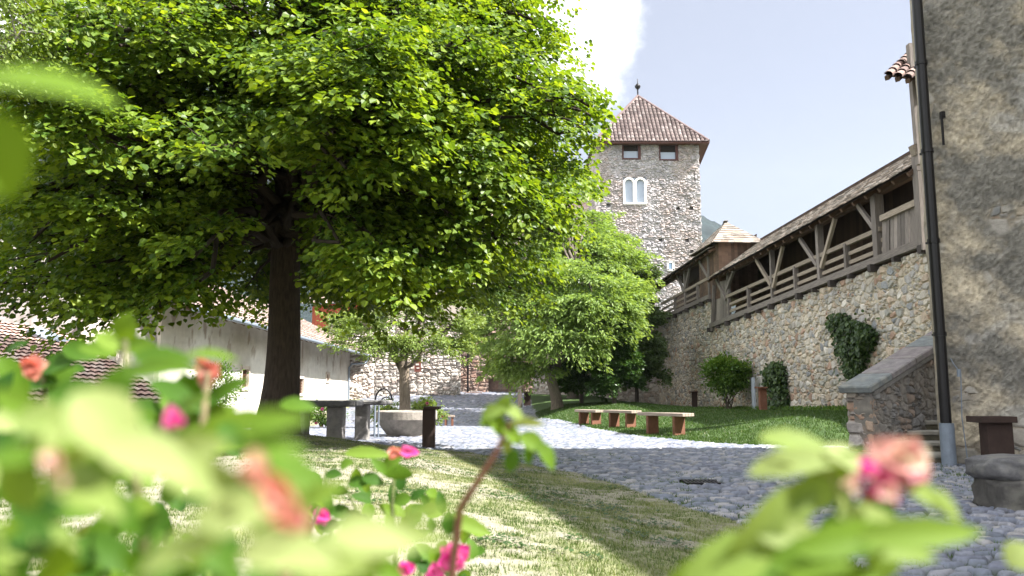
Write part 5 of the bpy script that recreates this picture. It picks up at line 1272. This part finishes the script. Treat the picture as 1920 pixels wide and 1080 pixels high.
for k in range(85):
    u = -40+760*random.random()**1.4; top = np.interp(u, [-40, 200, 420, 560, 720], [800, 760, 800, 900, 1000]); v = random.uniform(top, 1110); d = random.uniform(.30, .62)
    leaf_px(lst, u, v, d, random.uniform(34, 60)/d*.8, random.uniform(17, 30)/d*.8, random.uniform(-80, 80), random.uniform(.0, 1.0), tilt=random.uniform(-.5, .5))
emit(lst, 'foliage', ROSE, r1)
stem(r1, [(250, 1300, .5), (270, 1000, .45), (240, 800, .45), (235, 640, .55)], .004); stem(r1, [(420, 1300, .5), (400, 950, .5), (380, 800, .5), (390, 700, .58)], .0035, (.25, .2, .1))
stem(r1, [(100, 1400, .8), (110, 1000, .8), (80, 700, .8)], .005); stem(r1, [(-260, 1500, .4), (-330, 700, .3), (-250, 200, .21), (-90, 150, .20)], .003)
stem(r1, [(520, 1300, .4), (540, 1000, .35), (470, 850, .32)], .003, (.22, .12, .07)); stem(r1, [(560, 1300, 1.1), (580, 1000, 1.1), (600, 950, 1.1)], .004, (.12, .13, .05))
flower(r1, 60, 690, .72, 30, CORAL, 12, 1); flower(r1, 392, 692, .6, 30, CORAL, 12, 2); flower(r1, 385, 718, .6, 20, CORAL, 6, 12)
flower(r1, 518, 925, .205, 40, CORAL, 14, 3, ang=-52, stretch=1.5); flower(r1, 555, 972, .21, 30, PINK2, 7, 4); flower(r1, 478, 888, .21, 30, PINK2, 7, 14); flower(r1, 325, 785, .36, 26, PINK, 10, 5); flower(r1, 98, 862, .22, 26, FADED, 8, 15); flower(r1, 120, 905, .22, 18, FADED, 5, 16); flower(r1, 505, 1000, .3, 18, PINK, 6, 17)
# middle bush, farther and sharper
r2 = empty('rose_bush', (-.25, 1.5, .34), 'smaller sharper rose bush with magenta blooms at the bottom centre', 'rose bush', 'rose bushes in the foreground')
lst = []
for k in range(150):
    u = random.uniform(560, 900); top = np.interp(u, [560, 620, 700, 780, 900], [900, 870, 860, 900, 1000]); v = top+random.random()*(1130-top); d = random.uniform(1.0, 1.7)
    if random.random() < .35*(1-(v-top)/260): continue
    leaf_px(lst, u, v, d, random.uniform(28, 46), random.uniform(15, 24), random.uniform(0, 360), random.uniform(0, .75), tilt=random.uniform(-.7, .7))
for (u, v, L, w_, a, t_) in ((672, 905, 40, 24, 0, .2), (700, 900, 44, 24, -20, .15), (636, 920, 22, 30, 80, .1), (620, 985, 40, 22, 20, .2), (640, 960, 46, 24, -10, .15), (665, 970, 44, 26, -20, .1), (690, 850, 90, 22, -4, .7), (745, 885, 30, 50, 80, .4), (735, 868, 40, 24, 30, .5), (880, 985, 90, 26, -20, .7)):
    leaf_px(lst, u, v, 1.15, L, w_, a, t_)
emit(lst, 'foliage', ROSE, r2)
for pts in ([(600, 1300, 1.2), (620, 1000, 1.2), (610, 880, 1.2)], [(760, 1300, 1.2), (735, 950, 1.2), (742, 850, 1.2)], [(700, 1300, 1.3), (690, 1000, 1.3), (650, 920, 1.3)], [(860, 1300, 1.0), (850, 1060, 1.0), (855, 1040, 1.0)]): stem(r2, pts, .004, (.12, .15, .05))
flower(r2, 605, 968, 1.15, 20, PINK, 9, 6); flower(r2, 580, 950, 1.2, 12, PINK, 5, 7); flower(r2, 850, 1045, .95, 36, PINK, 12, 8); flower(r2, 762, 1068, 1.0, 22, PINK, 9, 9); flower(r2, 768, 848, 1.1, 20, PINK, 6, 10); flower(r2, 742, 848, 1.1, 18, CORAL, 5, 11); flower(r2, 815, 1075, .95, 22, PINK, 8, 13)
# single shoot
r3 = empty('rose_shoot', (.0, .6, .34), 'single red brown rose shoot with a leafy tip in the middle foreground', 'rose shoot', 'rose bushes in the foreground')
lst = []
for (u, v, L, w_, a, t_) in ((925, 772, 50, 28, 20, .75), (945, 760, 46, 26, 60, .7), (965, 775, 44, 26, -30, .8), (935, 800, 50, 28, -60, .6), (960, 815, 56, 30, -50, .65), (985, 790, 20, 60, 80, .95), (1000, 830, 60, 32, -35, .6), (1025, 855, 60, 30, -60, .5), (960, 865, 50, 26, -110, .3), (990, 855, 44, 26, -80, .35), (915, 790, 34, 22, 200, .6), (950, 840, 36, 22, -80, .9)):
    leaf_px(lst, u, v, .62, L, w_, a, t_, tilt=random.uniform(-.3, .3))
emit(lst, 'foliage', ROSE, r3)
stem(r3, [(820, 1300, .75), (862, 955, .66), (890, 912, .64), (930, 850, .62), (958, 790, .62)], .0035, (.26, .12, .08))
# right bush
r4 = empty('rose_bush', (.2, .6, .2), 'blurred rose with pink bloom and yellow green leaves at the lower right', 'rose bush', 'rose bushes in the foreground')
lst = []
for (u, v, d, L, w_, a, t_) in ((1500, 832, .38, 150, 48, -12, .8), (1500, 868, .36, 190, 54, 10, .9), (1600, 870, .36, 120, 60, -30, 1), (1555, 900, .36, 190, 60, 35, .75), (1490, 945, .36, 130, 60, 45, .8),
    (1600, 1010, .31, 230, 58, 6, .62), (1730, 1000, .30, 240, 50, 2, .7), (1640, 975, .33, 150, 46, -14, .85), (1540, 1035, .31, 190, 56, 14, .5), (1680, 1030, .32, 160, 44, -10, .75), (1580, 960, .36, 110, 36, 70, .15), (1425, 1000, .33, 190, 76, 58, .8), (1380, 1050, .33, 230, 84, 25, .75), (1640, 950, .38, 100, 70, 60, .12), (1600, 985, .38, 130, 50, 10, .3),
    (1730, 925, .34, 180, 42, -32, .8), (1785, 955, .34, 90, 22, -58, .85), (1450, 1060, .36, 180, 60, 10, .4), (1560, 1075, .34, 170, 50, 0, .6), (1650, 1045, .34, 90, 60, 80, .7), (1500, 1010, .33, 160, 50, -10, .9), (1915, 1042, .4, 60, 50, 30, .9), (1320, 1075, .35, 160, 60, 20, .7), (1350, 1060, .36, 120, 50, 50, .3)):
    leaf_px(lst, u, v, d, L, w_, a, t_, tilt=random.uniform(-.25, .25))
emit(lst, 'foliage', ROSE, r4)
stem(r4, [(1500, 1500, .4), (1560, 1100, .36), (1620, 960, .35), (1665, 900, .34)], .003, (.25, .25, .07)); stem(r4, [(1600, 1000, .35), (1560, 890, .36), (1430, 860, .36)], .0018, (.25, .3, .08)); stem(r4, [(2080, 1500, .45), (1990, 1120, .42), (1930, 1050, .4)], .002)
flower(r4, 1690, 868, .34, 62, FADED, 18, 21); flower(r4, 1650, 905, .325, 40, PINK2, 9, 31); flower(r4, 1625, 880, .33, 26, PINK, 6, 22); flower(r4, 1668, 922, .32, 24, FADED, 8, 23); flower(r4, 1600, 905, .34, 24, FADED, 6, 24); flower(r4, 1720, 880, .34, 44, FADED, 9, 25)

# ------------------------------------------------------------------ air
hz = MB(); hz.prism([(-1200, -300), (1200, -300), (1200, 1500), (-1200, 1500)], -1.9, 420)
hm = bpy.data.materials.new('air'); hm.use_nodes = True; ht = hm.node_tree; ht.nodes.remove(ht.nodes['Principled BSDF'])
pv_ = N(ht, 'ShaderNodeVolumePrincipled'); pv_.inputs['Color'].default_value = (.86, .91, 1, 1); pv_.inputs['Density'].default_value = .00010; pv_.inputs['Anisotropy'].default_value = .2
ht.links.new(pv_.outputs[0], ht.nodes['Material Output'].inputs['Volume'])
tag(hz.build('haze', hm), kind='stuff')
